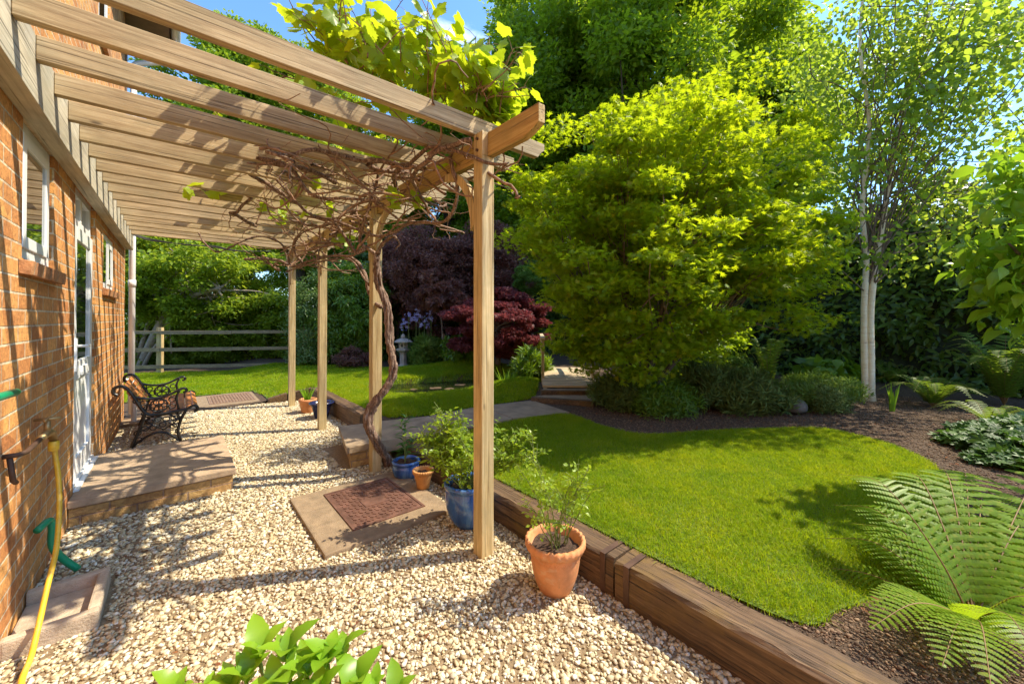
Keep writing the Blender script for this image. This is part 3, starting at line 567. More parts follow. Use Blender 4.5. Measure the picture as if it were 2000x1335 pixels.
for i, y in enumerate(RY):
    o = link('rafter', rm, None, pg); o.location = (.091-PX, y-.0225-1.91, random.uniform(-.006, .006)); o.rotation_euler = (0, 0, R(random.uniform(-.35, .35)))
def brace(y, sgn, z0=2.05):
    pts = []; n = 7
    for i in range(n+1):
        a = i/n*math.pi/2; pts.append((y+sgn*(.36*(1-math.cos(a))), z0+.39*math.sin(a)))
    up = [(p[0]-sgn*.045*math.sin(a_), p[1]+.045*math.cos(a_)) for p, a_ in zip(pts, [math.pi/2*(i/n) for i in range(n+1)])]
    inner = [(y+sgn*(.36*(1-math.cos(i/n*math.pi/2))+.05*math.cos(i/n*math.pi/2)), z0-.05+.39*math.sin(i/n*math.pi/2)) for i in range(n+1)]
    MBb = MB().prism(pts+inner[::-1], PX+.012, PX+.042, 'yz'); loc(MBb).build('brace', M['post'], pg)
for i, y in enumerate(PY):
    brace(y+.09, 1)
    if i: brace(y, -1)
cbl = MB()
for k in range(3):
    cbl.tube(smooth_path([(.07, 7.55, 2.63-.01*k), (.3, 7.60, 2.575-.012*k), (.7, 7.54, 2.53+.006*k), (1.0, 7.56, 2.56-.012*k), (1.3, 7.56, 2.52-.006*k), (1.75, 7.55, 2.56)], 6), .006, 6)
tag(cbl.build('cable', M['cable']), 'black cables sagging under the farthest rafter', 'cable')

# ================================================================== STEP, SLABS, DRAIN, TAP
st = empty('door_step', (.48, 4.66, 0)); tag(st, 'brick doorstep topped by a wide stone slab below the white door', 'step')
MB().box((-.475, -.60, -.05), (.455, .605, .135)).build('brick_base', M['stepbrick'], st, bevel=.003)
MB().box((-.478, -.625, .136), (.475, .63, .185)).build('slab', M['stone'], st, bevel=.007)
def manhole(x0, y0, x1, y1, cx0, cy0, cx1, cy1, label, tread):
    e = empty('drain_cover', ((x0+x1)/2, (y0+y1)/2, 0)); tag(e, label, 'drain cover'); ox, oy = (x0+x1)/2, (y0+y1)/2
    MB().box((x0-ox, y0-oy, -.05), (x1-ox, y1-oy, .032)).build('concrete_surround', M['concrete'], e, bevel=.01)
    f = MB(); c = (cx0-ox, cy0-oy, cx1-ox, cy1-oy); t = .018
    f.box((c[0], c[1], .02), (c[2], c[1]+t, .040)); f.box((c[0], c[3]-t, .02), (c[2], c[3], .040)); f.box((c[0], c[1]+t, .02), (c[0]+t, c[3]-t, .040)); f.box((c[2]-t, c[1]+t, .02), (c[2], c[3]-t, .040)); f.build('rim', M['rust' if tread else 'farlid'], e)
    l = MB(); l.box((c[0]+t+.003, c[1]+t+.003, .02), (c[2]-t-.003, c[3]-t-.003, .036))
    n = 13; m = max(4, int(n*(c[3]-c[1])/(c[2]-c[0])))
    for i in range(n):
        for j in range(m):
            px = c[0]+t+.02+(c[2]-c[0]-2*t-.04)*(i+.5)/n; py = c[1]+t+.02+(c[3]-c[1]-2*t-.04)*(j+.5)/m
            if tread and .36 < (j+.5)/m < .60 and .3 < (i+.5)/n < .7: continue
            a = R(45 if (i+j) % 2 else -45); l.box((px-.013, py-.005, .036), (px+.013, py+.005, .041), rot=Matrix.Rotation(a, 3, 'Z'))
    if tread: l.box((c[0]+(c[2]-c[0])*.34, c[1]+(c[3]-c[1])*.38, .036), (c[0]+(c[2]-c[0])*.66, c[1]+(c[3]-c[1])*.58, .040))
    l.build('iron_lid', M['rust' if tread else 'farlid'], e)
manhole(1.25, 2.52, 2.15, 3.50, 1.47, 2.68, 2.0, 3.38, 'rusty iron drain cover in a brown slab beside the blue pots', True)
manhole(.74, 7.95, 1.70, 9.1, .98, 8.1, 1.62, 8.95, 'far drain cover in a slab between gravel and back lawn', False)
dr = MB(); a0, a1, b0, b1 = .005, .30, 2.66, 3.10
dr.box((a0, b0, -.05), (a1, b0+.045, .085)); dr.box((a0, b1-.045, -.05), (a1, b1, .085)); dr.box((a1-.045, b0+.045, -.05), (a1, b1-.045, .085)); dr.box((a0, b0+.055, -.05), (a1-.045, b1-.045, .025))
tag(dr.build('drain_kerb', M['kerb'], bevel=.012), 'worn concrete gully surround at the foot of the wall under the tap', 'drain')
ge = empty('garden_tap', (0, 3.0, .8)); tag(ge, 'old brass garden tap on the brick wall with a yellow hose fitted', 'tap')
t = MB(); t.tube([(0, -.28, .05), (.045, -.28, .05), (.06, -.24, .05), (.065, -.02, .06)], .011, 10); t.tube([(.02, -.28, .04), (.03, -.28, -.06), (.03, -.24, -.08)], .010, 8); t.build('bracket_pipe', M['strap'], ge)
t = MB(); t.tube([(.065, -.05, .06), (.075, .05, .07), (.08, .09, .055), (.085, .105, .02)], [.016, .020, .018, .017], 12); t.tube([(.075, .03, .07), (.075, .035, .13)], .013, 10); t.build('spout', M['brass'], ge)
t = MB(); t.tube([(.075, -.02, .14), (.075, .09, .14)], .007, 8); t.tube([(.03, .035, .14), (.12, .035, .14)], .007, 8); t.build('handle', M['brass'], ge)
hs = empty('garden_hose', (.10, 3.09, .8)); tag(hs, 'yellow garden hose hanging from the brass tap to the gravel', 'hose')
HP = [(.086, 3.10, .80), (.090, 3.11, .74), (.105, 3.09, .62), (.118, 3.03, .48), (.125, 2.93, .32), (.12, 2.80, .215), (.12, 2.66, .128), (.12, 2.54, .06), (.13, 2.35, .022), (.3, 2.0, .022)]
hb = MB().tube(smooth_path(HP, 6), .0105, 12); hb.v = [(a-.10, b-3.09, c-.8) for a, b, c in hb.v]; hb.build('hose_pipe', M['hose'], hs)
MB().lathe([(.018, 0), (.021, -.005), (.021, -.045), (.016, -.05)], (-.014, .01, .012), 16).build('connector', M['hose'], hs)
tag(MB().tube([(.045, 2.2, 1.16), (.05, 2.45, 1.145), (.05, 2.64, 1.135)], .016, 12).build('green_pipe', M['green']), 'short green hose end poking in at the left edge along the brick wall', 'hose')
tag(MB().tube(smooth_path([(.03, 3.12, .36), (.055, 3.20, .37), (.065, 3.22, .33), (.065, 3.23, .22), (.10, 3.25, .13), (.155, 3.26, .045)], 6), .017, 12).build('green_downpipe', M['green']), 'bent green plastic hose stub low on the wall behind the yellow hose', 'pipe')

# ================================================================== SLEEPERS
def sleeper(y0, y1, x0, x1, z1, label, straps=(), z0=-.06, seed=0, rz=0, zend=None):
    g = random.Random(seed); e = empty('timber_sleeper', ((x0+x1)/2, (y0+y1)/2, 0), rz); tag(e, label, 'timber sleeper', 'timber sleepers edging the gravel')
    n = int((y1-y0)/.08)+2; hx = (x1-x0)/2; L = y1-y0; vs = []; prof = 8
    for i in range(n):
        y = -L/2+L*i/(n-1); zt = z1 if zend is None else z1+(zend-z1)*i/(n-1)
        r = lambda s: g.uniform(-s, s)
        c = .012+g.uniform(0, .012)
        vs += [(-hx+r(.003), y, z0), (hx, y, z0), (hx+r(.003), y, zt-c), (hx-c, y, zt+r(.004)), (0, y, zt+r(.004)), (-hx+c+r(.006), y, zt+r(.003)), (-hx+r(.005), y, zt-c+r(.004)), (-hx+r(.004), y, (z0+zt)/2)]
    fs = [(i*8+k, i*8+(k+1) % 8, (i+1)*8+(k+1) % 8, (i+1)*8+k) for i in range(n-1) for k in range(8)]+[tuple(range(7, -1, -1)), tuple((n-1)*8+k for k in range(8))]
    MB().add(vs, fs).build('beam', M['sleeper'], e)
    for sy in straps:
        y = sy-(y0+y1)/2; MB().box((-hx-.006, y-.016, z0), (-hx-.0045+.001, y+.016, z1+.004)).box((-hx-.006, y-.016, z1+.004), (hx-.03, y+.016, z1+.0075)).build('strap', M['strap'], e)
    return e
sleeper(1.215, 3.62, 2.30, 2.49, .20, 'dark timber sleeper behind the potted roses, with one rusty strap at its near end', (1.28,), seed=1)
sleeper(-.9, 1.20, 2.29, 2.48, .20, 'nearest timber sleeper running out of the bottom right corner, strap at its far end', (1.13,), seed=2)
sleeper(5.02, 7.45, 2.33, 2.51, .24, 'far timber sleeper holding up the sunny lawn behind the navy pot', seed=3)
def log(pts, label, zs):
    e = MB(); a, b = np.array(pts[0]), np.array(pts[1]); d = unit(b-a); nrm = np.array([-d[1], d[0]])*.12
    vs = []
    for q, z in ((a, zs[0]), (b, zs[1])):
        for s in (0, 1):
            for zz in (-.05, z): vs.append((*(q+nrm*s), zz))
    e.add(vs, [(0, 1, 3, 2), (4, 6, 7, 5), (0, 4, 5, 1), (2, 3, 7, 6), (1, 5, 7, 3), (0, 2, 6, 4)])
    tag(e.build('timber_edging', M['sleeper'], bevel=.012), label, 'timber edging', 'short timbers closing the far end of the gravel')
log([(1.74, 7.74), (2.02, 7.70)], 'short low timber beside the far drain slab, left of the farthest post', (.08, .15)); log([(2.03, 7.70), (2.36, 7.55)], 'short timber between farthest post and the terracotta pot', (.15, .22)); 
# stone step at the path
sp = empty('stone_step', (2.0, 4.2, 0)); tag(sp, 'thick stone step slab on brick at the start of the path behind the vine', 'step')
MB().prism([(-.20, -.34), (.30, -.34), (.36, .42), (-.02, .50)], .155, .215, 'xy').build('slab', M['flag'], sp, bevel=.006)
MB().prism([(-.15, -.30), (.26, -.30), (.32, .38), (.03, .44)], -.05, .154, 'xy').build('brick_base', M['stepbrick'], sp)

# ================================================================== BENCH
be = empty('garden_bench', (.10, 6.08, 0)); tag(be, 'garden bench with curly black cast iron ends and orange brown slats', 'bench')
def bend():
    m = MB(); Tb = lambda pts, r=.012, s=7: m.tube(smooth_path([(x, 0, z) for x, z in pts], 5), r, s)
    Tb([(-.02, .60), (-.055, .63), (-.05, .68), (.0, .70), (.05, .67), (.10, .58), (.155, .46), (.20, .38), (.26, .345), (.40, .35), (.56, .37), (.62, .40), (.655, .385), (.66, .345), (.63, .325)], .017, 8)   # back and seat rail
    Tb([(.20, .38), (.17, .25), (.12, .10), (.085, .0)], .016); Tb([(.085, .0), (.16, .07), (.26, .13), (.36, .13), (.44, .07), (.50, .0)], .013); Tb([(.56, .36), (.51, .25), (.485, .12), (.51, .0)], .016)
    Tb([(.11, .57), (.17, .545), (.26, .53), (.36, .54), (.44, .575), (.50, .61), (.545, .615), (.56, .585), (.53, .565)], .014)   # arm
    Tb([(.50, .60), (.47, .53), (.475, .45), (.49, .38)], .012)
    cx, cz = .315, .445
    m.tube([(cx+.078*math.cos(a), 0, cz+.072*math.sin(a)) for a in np.linspace(0, 2*math.pi, 21)], .009, 6)
    for k in range(6):
        a = k*math.pi/3; c2 = (cx+.045*math.cos(a), cz+.042*math.sin(a)); m.tube([(c2[0]+.024*math.cos(b), 0, c2[1]+.024*math.sin(b)) for b in np.linspace(0, 2*math.pi, 11)], .006, 5)
    m.tube([(cx, -.012, cz), (cx, .012, cz)], .016, 8)
    for (x, z) in [(.19, .49), (.22, .43), (.43, .50), (.43, .42), (.24, .27), (.31, .29), (.38, .28), (.45, .28), (.20, .20), (.27, .20), (.35, .22), (.44, .19), (.47, .24), (.14, .16), (.49, .12), (.15, .08), (.13, .52)]:
        m.tube([(x+.030*math.cos(b), 0, z+.027*math.sin(b)) for b in np.linspace(0, 2*math.pi, 11)], .0065, 5)
    for p, q in [((.20, .33), (.50, .30)), ((.20, .30), (.36, .16)), ((.36, .16), (.53, .31)), ((.145, .17), (.26, .24)), ((.49, .16), (.40, .24))]: m.tube([(p[0], 0, p[1]), ((p[0]+q[0])/2, 0, (p[1]+q[1])/2-.015), (q[0], 0, q[1])], .007, 5)
    me = m.mesh('end_frame'); me.materials.append(M['iron']); return me
bme = bend(); BL = 1.18
for y in (0, BL): o = link('end_frame', bme, None, be); o.location = (0, y, 0)
sl = [(-.005, .685, 60), (.045, .645, -52), (.075, .585, -58), (.105, .525, -62), (.135, .465, -62), (.17, .405, -58)]
for (x, z, a) in [(.03, .668, -55), (.063, .607, -60), (.094, .547, -61), (.125, .487, -62), (.158, .427, -58)]:
    MB().box((x-.026, .008, z-.008), (x+.026, BL-.008, z+.008), rot=Matrix.Rotation(R(-a), 3, 'Y')).build('back_slat', M['slat'], be, bevel=.003)
for (x, z, a) in [(.235, .362, 4), (.305, .362, 0), (.375, .366, 0), (.445, .372, 0), (.515, .380, 0), (.585, .392, 0), (.64, .392, -40)]:
    MB().box((x-.029, .008, z-.009), (x+.029, BL-.008, z+.009), rot=Matrix.Rotation(R(-a), 3, 'Y')).build('seat_slat', M['slat'], be, bevel=.003)

# ================================================================== POTS
def pot(name, loc, prof, mat, label, rim=None, soil_r=.1, soil_z=.2, scallop=False, band=None):
    e = empty(name, loc); tag(e, label, 'plant pot')
    f = None
    if scallop:
        zt = max(z for r, z in prof)
        def f(j, a, r, z):
            return (r+.006*abs(math.sin(a*13)) if z > zt-.045 and r > soil_r else r, z+(.007*abs(math.sin(a*13)) if z >= zt-.012 else 0))
    b = MB().lathe(prof, n=78 if scallop else 40, rfun=f).build('pot_body', mat, e)
    s = MB(); g = np.random.default_rng(int(loc[0]*100)); rr = [0.001, soil_r*.35, soil_r*.7, soil_r]; s.lathe([(r, soil_z+.0) for r in rr], n=24, rfun=lambda j, a, r, z: (r, z+.012*math.sin(a*5+j*2)*math.sin(j*3+a*3)+.006*random.random()), smooth=False); s.build('soil', M['potsoil'], e)
    if band:
        m = MB()
        for row in range(3):
            for k in range(60):
                a = (k+.5*(row % 2))*2*math.pi/60; r = band[0]; m.box((r*math.cos(a)-.003, r*math.sin(a)-.003, band[1]+row*.009), (r*math.cos(a)+.003, r*math.sin(a)+.003, band[1]+row*.009+.004))
        m.build('stamped_band', mat, e)
    return e
pot('terracotta_pot', (2.125, 1.462, 0), [(.001, 0), (.080, 0), (.088, .006), (.106, .05), (.121, .10), (.130, .155), (.133, .20), (.133, .222), (.150, .226), (.158, .245), (.156, .262), (.142, .268), (.134, .255), (.124, .22), (.115, .18)], M['terracotta'], 'large scalloped terracotta pot in front of the sleeper, holding the nearest rose', soil_r=.126, soil_z=.225, scallop=True, band=(.131, .185))
pot('glazed_pot', (2.135, 2.31, 0), [(r_*.96, z_*.85) for r_, z_ in [(.001, 0), (.085, 0), (.095, .01), (.135, .08), (.160, .17), (.168, .25), (.163, .30), (.158, .318), (.172, .326), (.178, .345), (.170, .362), (.152, .362), (.142, .345), (.14, .28), (.13, .2)]], M['glaze'], 'large blue glazed pot behind the nearest pergola post', soil_r=.134, soil_z=.255)
pot('glazed_pot', (2.16, 3.345, 0.0), [(r_, z_*.86) for r_, z_ in [(.001, 0), (.075, 0), (.085, .008), (.112, .05), (.122, .10), (.118, .145), (.113, .158), (.124, .166), (.127, .18), (.119, .192), (.105, .19), (.100, .175), (.098, .13)]], M['glaze'], 'squat blue glazed pot beside the foot of the vine, holding a lily', soil_r=.099, soil_z=.135)
pot('terracotta_pot', (2.145, 2.99, .03), [(.001, 0), (.045, 0), (.05, .004), (.060, .06), (.070, .115), (.071, .125), (.082, .128), (.085, .143), (.081, .152), (.068, .15), (.064, .14), (.062, .10)], M['terramoss'], 'small empty terracotta pot between the two blue pots', soil_r=.064, soil_z=.12, scallop=True)
pot('terracotta_pot', (2.10, 6.62, 0), [(.001, 0), (.08, 0), (.085, .006), (.10, .08), (.115, .16), (.125, .17), (.13, .21), (.118, .215), (.105, .19), (.10, .12)], M['terracotta'], 'terracotta pot of green shoots beside the third post', soil_r=.106, soil_z=.18)
pot('navy_pot', (2.17, 6.13, 0), [(.001, 0), (.085, 0), (.09, .006), (.11, .10), (.14, .20), (.165, .215), (.172, .228), (.165, .236), (.14, .228), (.125, .19), (.10, .12)], M['navy'], 'dark navy flared pot partly hidden by the third post', soil_r=.128, soil_z=.19)
print('built hard objects')

# ================================================================== GRAPE VINE
vn = empty('grape_vine', (2.17, 3.80, 0)); VO = np.array([2.17, 3.80, 0]); tag(vn, 'old twisted grape vine climbing the second post and tangling over the pergola', 'vine')
def sub(mb): mb.v = [(a-VO[0], b-VO[1], c-VO[2]) for a, b, c in mb.v]; return mb
def vp(L): return [P(*q) for q in L]
tr = vp([(757, 915, 3.86), (752, 890, 3.78), (735, 862, 3.66), (722, 835, 3.58), (722, 805, 3.56), (737, 778, 3.56), (756, 755, 3.58), (768, 728, 3.60), (767, 700, 3.60), (760, 668, 3.60), (760, 640, 3.60), (757, 605, 3.60), (746, 570, 3.60), (738, 545, 3.58), (735, 520, 3.58), (737, 498, 3.57)])
trs = smooth_path(tr, 6); n = len(trs)
for k in range(5):   # twisted strands of one trunk
    pts = [p+np.array([math.cos(k*1.257+i*.085), math.sin(k*1.257+i*.085), 0])*(.027-.009*i/n+.006*math.sin(i*.31+k*2)) for i, p in enumerate(trs)]
    mb = (mb if k else MB()); mb.tube(pts, [.021-.007*i/n+.005*math.sin(i*.55+k*1.9)+.003*math.sin(i*1.7+k) for i in range(n)], 8, rough=.22)
sub(mb).build('trunk', M['vine'], vn)
LIMBS = [([(737, 500, 3.57), (722, 487, 3.56), (712, 482, 3.55), (703, 470, 3.55), (706, 452, 3.5), (712, 430, 3.4), (722, 400, 3.3), (735, 360, 3.2), (740, 320, 3.15)], .020, .010),
 ([(737, 498, 3.57), (745, 480, 3.52), (757, 468, 3.48), (770, 462, 3.45), (781, 476, 3.4), (772, 486, 3.4)], .020, .006),
 ([(715, 484, 3.55), (697, 494, 3.55), (684, 478, 3.6), (665, 450, 3.6), (645, 430, 3.6), (616, 423, 3.5), (595, 410, 3.3), (570, 385, 3.2), (540, 350, 3.15)], .018, .010),
 ([(612, 423, 3.5), (645, 428, 3.5), (672, 438, 3.5), (700, 449, 3.5), (722, 458, 3.5), (745, 461, 3.48), (774, 451, 3.35), (800, 436, 3.15), (830, 434, 3.0), (857, 436, 2.85), (878, 424, 2.75), (890, 398, 2.68), (893, 365, 2.62), (885, 335, 2.58), (880, 310, 2.6)], .013, .013),
 ([(745, 600, 3.66), (732, 590, 3.72), (721, 570, 3.80), (714, 540, 3.85), (703, 518, 3.95), (684, 503, 4.05), (659, 499, 4.2), (630, 503, 4.4), (598, 512, 4.6), (572, 520, 4.75), (545, 508, 4.8), (520, 505, 4.7), (478, 506, 4.5)], .021, .014),
 ([(724, 560, 3.78), (712, 545, 3.80), (700, 525, 3.9), (685, 508, 4.0), (655, 506, 4.15), (620, 512, 4.35), (590, 520, 4.55), (560, 530, 4.7)], .010, .010),
 ([(590, 512, 4.6), (575, 490, 4.5), (580, 465, 4.3), (600, 450, 4.1), (640, 440, 3.9)], .016, .008), ([(565, 515, 4.7), (560, 490, 4.6), (540, 470, 4.5), (500, 462, 4.4), (455, 480, 4.3), (425, 492, 4.2), (400, 475, 4.2), (388, 455, 4.2)], .012, .007),
 ([(595, 515, 4.6), (620, 522, 4.5), (622, 512, 4.4)], .009, .005), ([(545, 525, 4.7), (525, 515, 4.6), (500, 500, 4.5), (480, 480, 4.4)], .011, .005)]
lm = MB()
for L, r0, r1 in LIMBS:
    pp = smooth_path(vp(L), 5); m = len(pp); lm.tube(pp, [r0+(r1-r0)*i/(m-1)+.0025*math.sin(i*1.3) for i in range(m)], 7, rough=.12)
# heavy limbs winding under the rafters
g = np.random.default_rng(21)
def cane(mb, p, d, L, r, lo=2.36, hi=2.66, wob=.5):
    pts = [np.array(p, float)]; d = unit(np.array(d, float)); k = int(L/.06)
    for i in range(k):
        d = unit(d+g.normal(size=3)*wob*np.array([1, 1, .55])+np.array([0, 0, (2.5-pts[-1][2])*.18]))
        q = pts[-1]+d*.06
        if q[0] < 1.0: d[0] = abs(d[0])
        if q[1] < 1.75: d[1] = abs(d[1])
        if q[1] > 5.9: d[1] = -abs(d[1])
        if q[0] > 2.35: d[0] = -abs(d[0])
        q[2] = min(max(q[2], lo), hi); pts.append(q)
    m = len(pts); mb.tube(pts, [r*(1-.55*i/m) for i in range(m)], 5, cap=False, rough=.1); return pts
heavy = []
for s, d, L in [((1.95, 3.2, 2.55), (-.5, -1, 0), 1.8), ((1.5, 3.2, 2.5), (-.3, -1, .1), 1.6), ((1.9, 2.5, 2.5), (-1, .2, 0), 1.3), ((1.4, 4.0, 2.5), (-.6, -.6, 0), 1.6), ((1.7, 4.6, 2.45), (-.5, .5, 0), 1.4), ((1.9, 3.9, 2.5), (-.3, 1, 0), 1.5), ((1.2, 4.9, 2.42), (-1, -.5, 0), 1.0), ((1.95, 2.0, 2.55), (-.6, 1, 0), 1.5), ((1.6, 2.8, 2.55), (1, .3, 0), .9)]:
    heavy.append(cane(lm, s, d, L, .019, 2.30, 2.80, wob=.27))
sub(lm).build('limbs', M['vine'], vn)
cn = MB(); src = [p for h in heavy for p in h]; tips = []
for k in range(70):
    c_ = [P(600, 495, 4.6), P(640, 440, 3.9), P(700, 440, 3.6), P(560, 500, 4.7), P(760, 400, 3.3), P(860, 360, 2.9), P(640, 470, 4.1)][k % 7]+g.normal(size=3)*np.array([.12, .12, .07]); cane(cn, c_, g.normal(size=3)*np.array([1, 1, .5]), g.uniform(.3, .9), .004+.010*g.random(), 2.02, 2.60, .30)
for i in range(125):
    s = src[g.integers(len(src))]+g.normal(size=3)*.03; tips.append(cane(cn, s, g.normal(size=3)*np.array([1, 1, .6]), g.uniform(.25, 1.0), .003+.009*g.random()**2, 2.16, 2.86, .36)[-1])
for i in range(40):   # thin canes hanging below
    s = src[g.integers(len(src))]; pts = [s]; d = unit(g.normal(size=3)*np.array([1, 1, .3])+np.array([0, 0, -.8]))
    for k in range(int(g.uniform(4, 10))): d = unit(d+g.normal(size=3)*.35); pts.append(pts[-1]+d*.045)
    cn.tube(pts, [.004*(1-.6*k/len(pts)) for k in range(len(pts))], 4, cap=False)
sub(cn).build('canes', M['cane'], vn)
# leafy shoots above the rafters
sh = MB(); lp, ln_, lt, ls = [], [], [], []
def shoot(s, d, L, nleaf, ls0=.15, bend=.12):
    pts = [np.array(s, float)]; d = unit(np.array(d, float)); k = 8
    for i in range(k): d = unit(d+g.normal(size=3)*bend); pts.append(pts[-1]+d*L/k)
    sh.tube(pts, [.0050*(1-.6*i/k) for i in range(k+1)], 5, cap=False)
    for j in range(nleaf):
        t = g.uniform(.15, 1)*k; i = int(min(t, k-1)); q = pts[i]+(pts[i+1]-pts[i])*(t-i); o = unit(g.normal(size=3)*np.array([1, 1, .35])); pet = q+o*g.uniform(.04, .10); pet[2] = max(pet[2], 2.74+.05*g.random()) if s[2] > 2.68 else pet[2]; pet[1] = max(pet[1], 2.06) if s[2] > 2.68 and pet[2] < 2.9 else pet[1]
        sh.tube([q, (q+pet)/2+np.array([0, 0, .01]), pet], .0016, 3, cap=False); lp.append(pet); ln_.append(np.array([0, 0, .75])+.6*g.normal(size=3)+.35*np.array([.3, -.9, 0])); lt.append(o+np.array([0, 0, -.5])); ls.append(ls0*g.uniform(.65, 1.25)*(1-.25*t/k))
for (u, v, d, n_, L, sx) in [(720, 125, 2.70, 10, .46, .26), (790, 160, 2.62, 12, .46, .28), (860, 190, 2.56, 12, .42, .24), (915, 205, 2.52, 13, .40, .18), (760, 130, 2.95, 8, .5, .3), (840, 165, 2.85, 8, .46, .3), (955, 212, 2.55, 9, .30, .10), (665, 100, 2.75, 6, .42, .2)]:
    for k in range(n_):
        s = P(u, v, d)+g.normal(size=3)*np.array([sx*.5, sx*.5, .04]); shoot(s, (g.normal()*.6, g.normal()*.6, 1), L*g.uniform(.5, 1.35), 8, .118)
for (u, v, d) in [(620, 60, 2.7), (590, 10, 2.7), (630, 0, 2.8)]: shoot(P(680, 125, 2.7), P(u, v, d)-P(680, 125, 2.7), .45, 7, .15)
[shoot(P(950, 195, 2.5), P(u_, v_, 2.5)-P(950, 195, 2.5), .24+.1*g.random(), 7, .11) for u_, v_ in ((1040, 140), (1010, 120), (1000, 170), (985, 100), (1025, 165))]; shoot(P(940, 180, 2.35), P(1000, 130, 2.3)-P(940, 180, 2.35), .3, 8, .12)
for (u, v, d, n_) in [(560, 150, 2.75, 3), (590, 180, 2.7, 3), (400, 370, 3.6, 3), (480, 365, 3.7, 4), (530, 385, 3.8, 3), (600, 345, 3.3, 3), (770, 395, 3.0, 2), (560, 420, 4.2, 3), (800, 395, 3.1, 2), (700, 210, 2.9, 4), (640, 265, 3.0, 2), (900, 350, 2.8, 2), (620, 400, 3.8, 3), (540, 300, 3.2, 4), (470, 330, 3.6, 3), (680, 460, 4.3, 2)]:
    for k in range(n_): shoot(P(u, v, d), g.normal(size=3)*np.array([1, 1, .25]), .18, 3, .11)
for k in range(60):   # sparse leaves along the rest of the roof
    y = g.uniform(3.0, 6.4); shoot((g.uniform(.9, 2.2), y, 2.80), (g.normal()*.8, g.normal()*.8, .5), .3, 4, .13)
sub(sh).build('shoots', M['cane'], vn)
TG = T_grape(); leaves('leaves', TG, np.array(lp)-VO, np.array(ln_), np.array(lt), np.array(ls), M['grape'], vn)

# ================================================================== POTTED PLANTS
def rose(name, loc, stems, label, ls0=.034, seed=1, nleaf=11, mat='rose', cat='rose'):
    g = np.random.default_rng(seed); loc = np.array(loc, float); e = empty(name, loc); tag(e, label, cat, 'roses in pots' if cat == 'rose' else None); sb = MB(); pos, nr, tp, sc = [], [], [], []
    for tip, rad in stems:
        s = np.array([g.normal()*.03, g.normal()*.03, 0]); t = np.array(tip)-loc; L = np.linalg.norm(t); m = s+(t-s)*.5+np.array([0, 0, .08*L])+g.normal(size=3)*.02
        pts = smooth_path([s, m, t], 8); sb.tube(pts, [rad*(1-.65*i/(len(pts)-1)) for i in range(len(pts))], 5, cap=False)
        k = int(nleaf*L/.4)
        for j in range(k):
            f = .38+.62*(j+g.random())/k; q = pts[int(f*(len(pts)-1))]+g.normal(size=3)*.004; o = unit(g.normal(size=3)*np.array([1, 1, .4])+np.array([0, 0, .35])); ll = ls0*g.uniform(1.4, 2.4); end = q+o*ll
            if g.random() < .3: side = [q, q+o*ll*1.2+np.array([0, 0, .03])]; sb.tube(side, .0014, 3, cap=False)
            sb.tube([q, end], .0011, 3, cap=False); up = unit(np.array([0, 0, 1])+.5*g.normal(size=3)); sd = unit(np.cross(o, up))
            for (a, b) in [(1, 0), (.62, 1), (.62, -1), (.30, 1), (.30, -1)]: pos.append(q+o*ll*a); nr.append(up+.25*g.normal(size=3)); tp.append(o*(.5 if b else 1)+sd*b+.15*g.normal(size=3)+np.array([0, 0, -.2])); sc.append(ls0*(1 if b == 0 else .8)*g.uniform(.75, 1.2))
    sb.build('stems', M['canegreen'], e); leaves('leaves', T_ovate(.62, .05, .10), np.array(pos), np.array(nr), np.array(tp), np.array(sc), M[mat], e); return e
M['canegreen'] = plain('green cane', (.17, .22, .05), .6, var=.35, ns=20)
near = [(1008, 905, 1.98), (1040, 890, 1.98), (1055, 940, 1.95), (1085, 950, 1.92), (1120, 930, 1.9), (1130, 895, 1.9), (1150, 915, 1.88), (1165, 945, 1.86), (1035, 860, 2.05), (1050, 1000, 1.9), (1110, 985, 1.85), (1030, 985, 1.95), (1075, 1020, 1.85)]
rose('rose_bush', (2.125, 1.462, .225), [(P(u, v, d+.05), .0035) for u, v, d in near], 'young rose with sparse leaves in the large terracotta pot', seed=5, nleaf=8, ls0=.030)
g2 = np.random.default_rng(33); blue = [(P(u, v, d), .005) for u, v, d in [(830, 850, 2.65), (845, 815, 2.65), (870, 830, 2.7), (905, 815, 2.8), (880, 870, 2.6), (850, 890, 2.6), (900, 850, 2.55), (925, 840, 2.75), (1000, 850, 2.75), (1040, 855, 2.7), (1020, 890, 2.65), (985, 860, 2.85), (835, 885, 2.6), (915, 880, 2.5), (820, 870, 2.65), (865, 905, 2.5), (970, 830, 2.8), (1060, 880, 2.6), (890, 835, 2.6), (945, 870, 2.9), (1010, 870, 2.75), (1035, 900, 2.7), (850, 850, 2.7), (885, 805, 2.7), (815, 845, 2.65), (822, 865, 2.6), (860, 800, 2.7), (838, 830, 2.7), (900, 895, 2.5), (870, 880, 2.5), (1050, 845, 2.7), (1000, 890, 2.6)]]
rose('rose_bush', (2.135, 2.31, .255), blue, 'bushy rose with yellow green leaves in the large blue pot', seed=8, nleaf=18, ls0=.037)
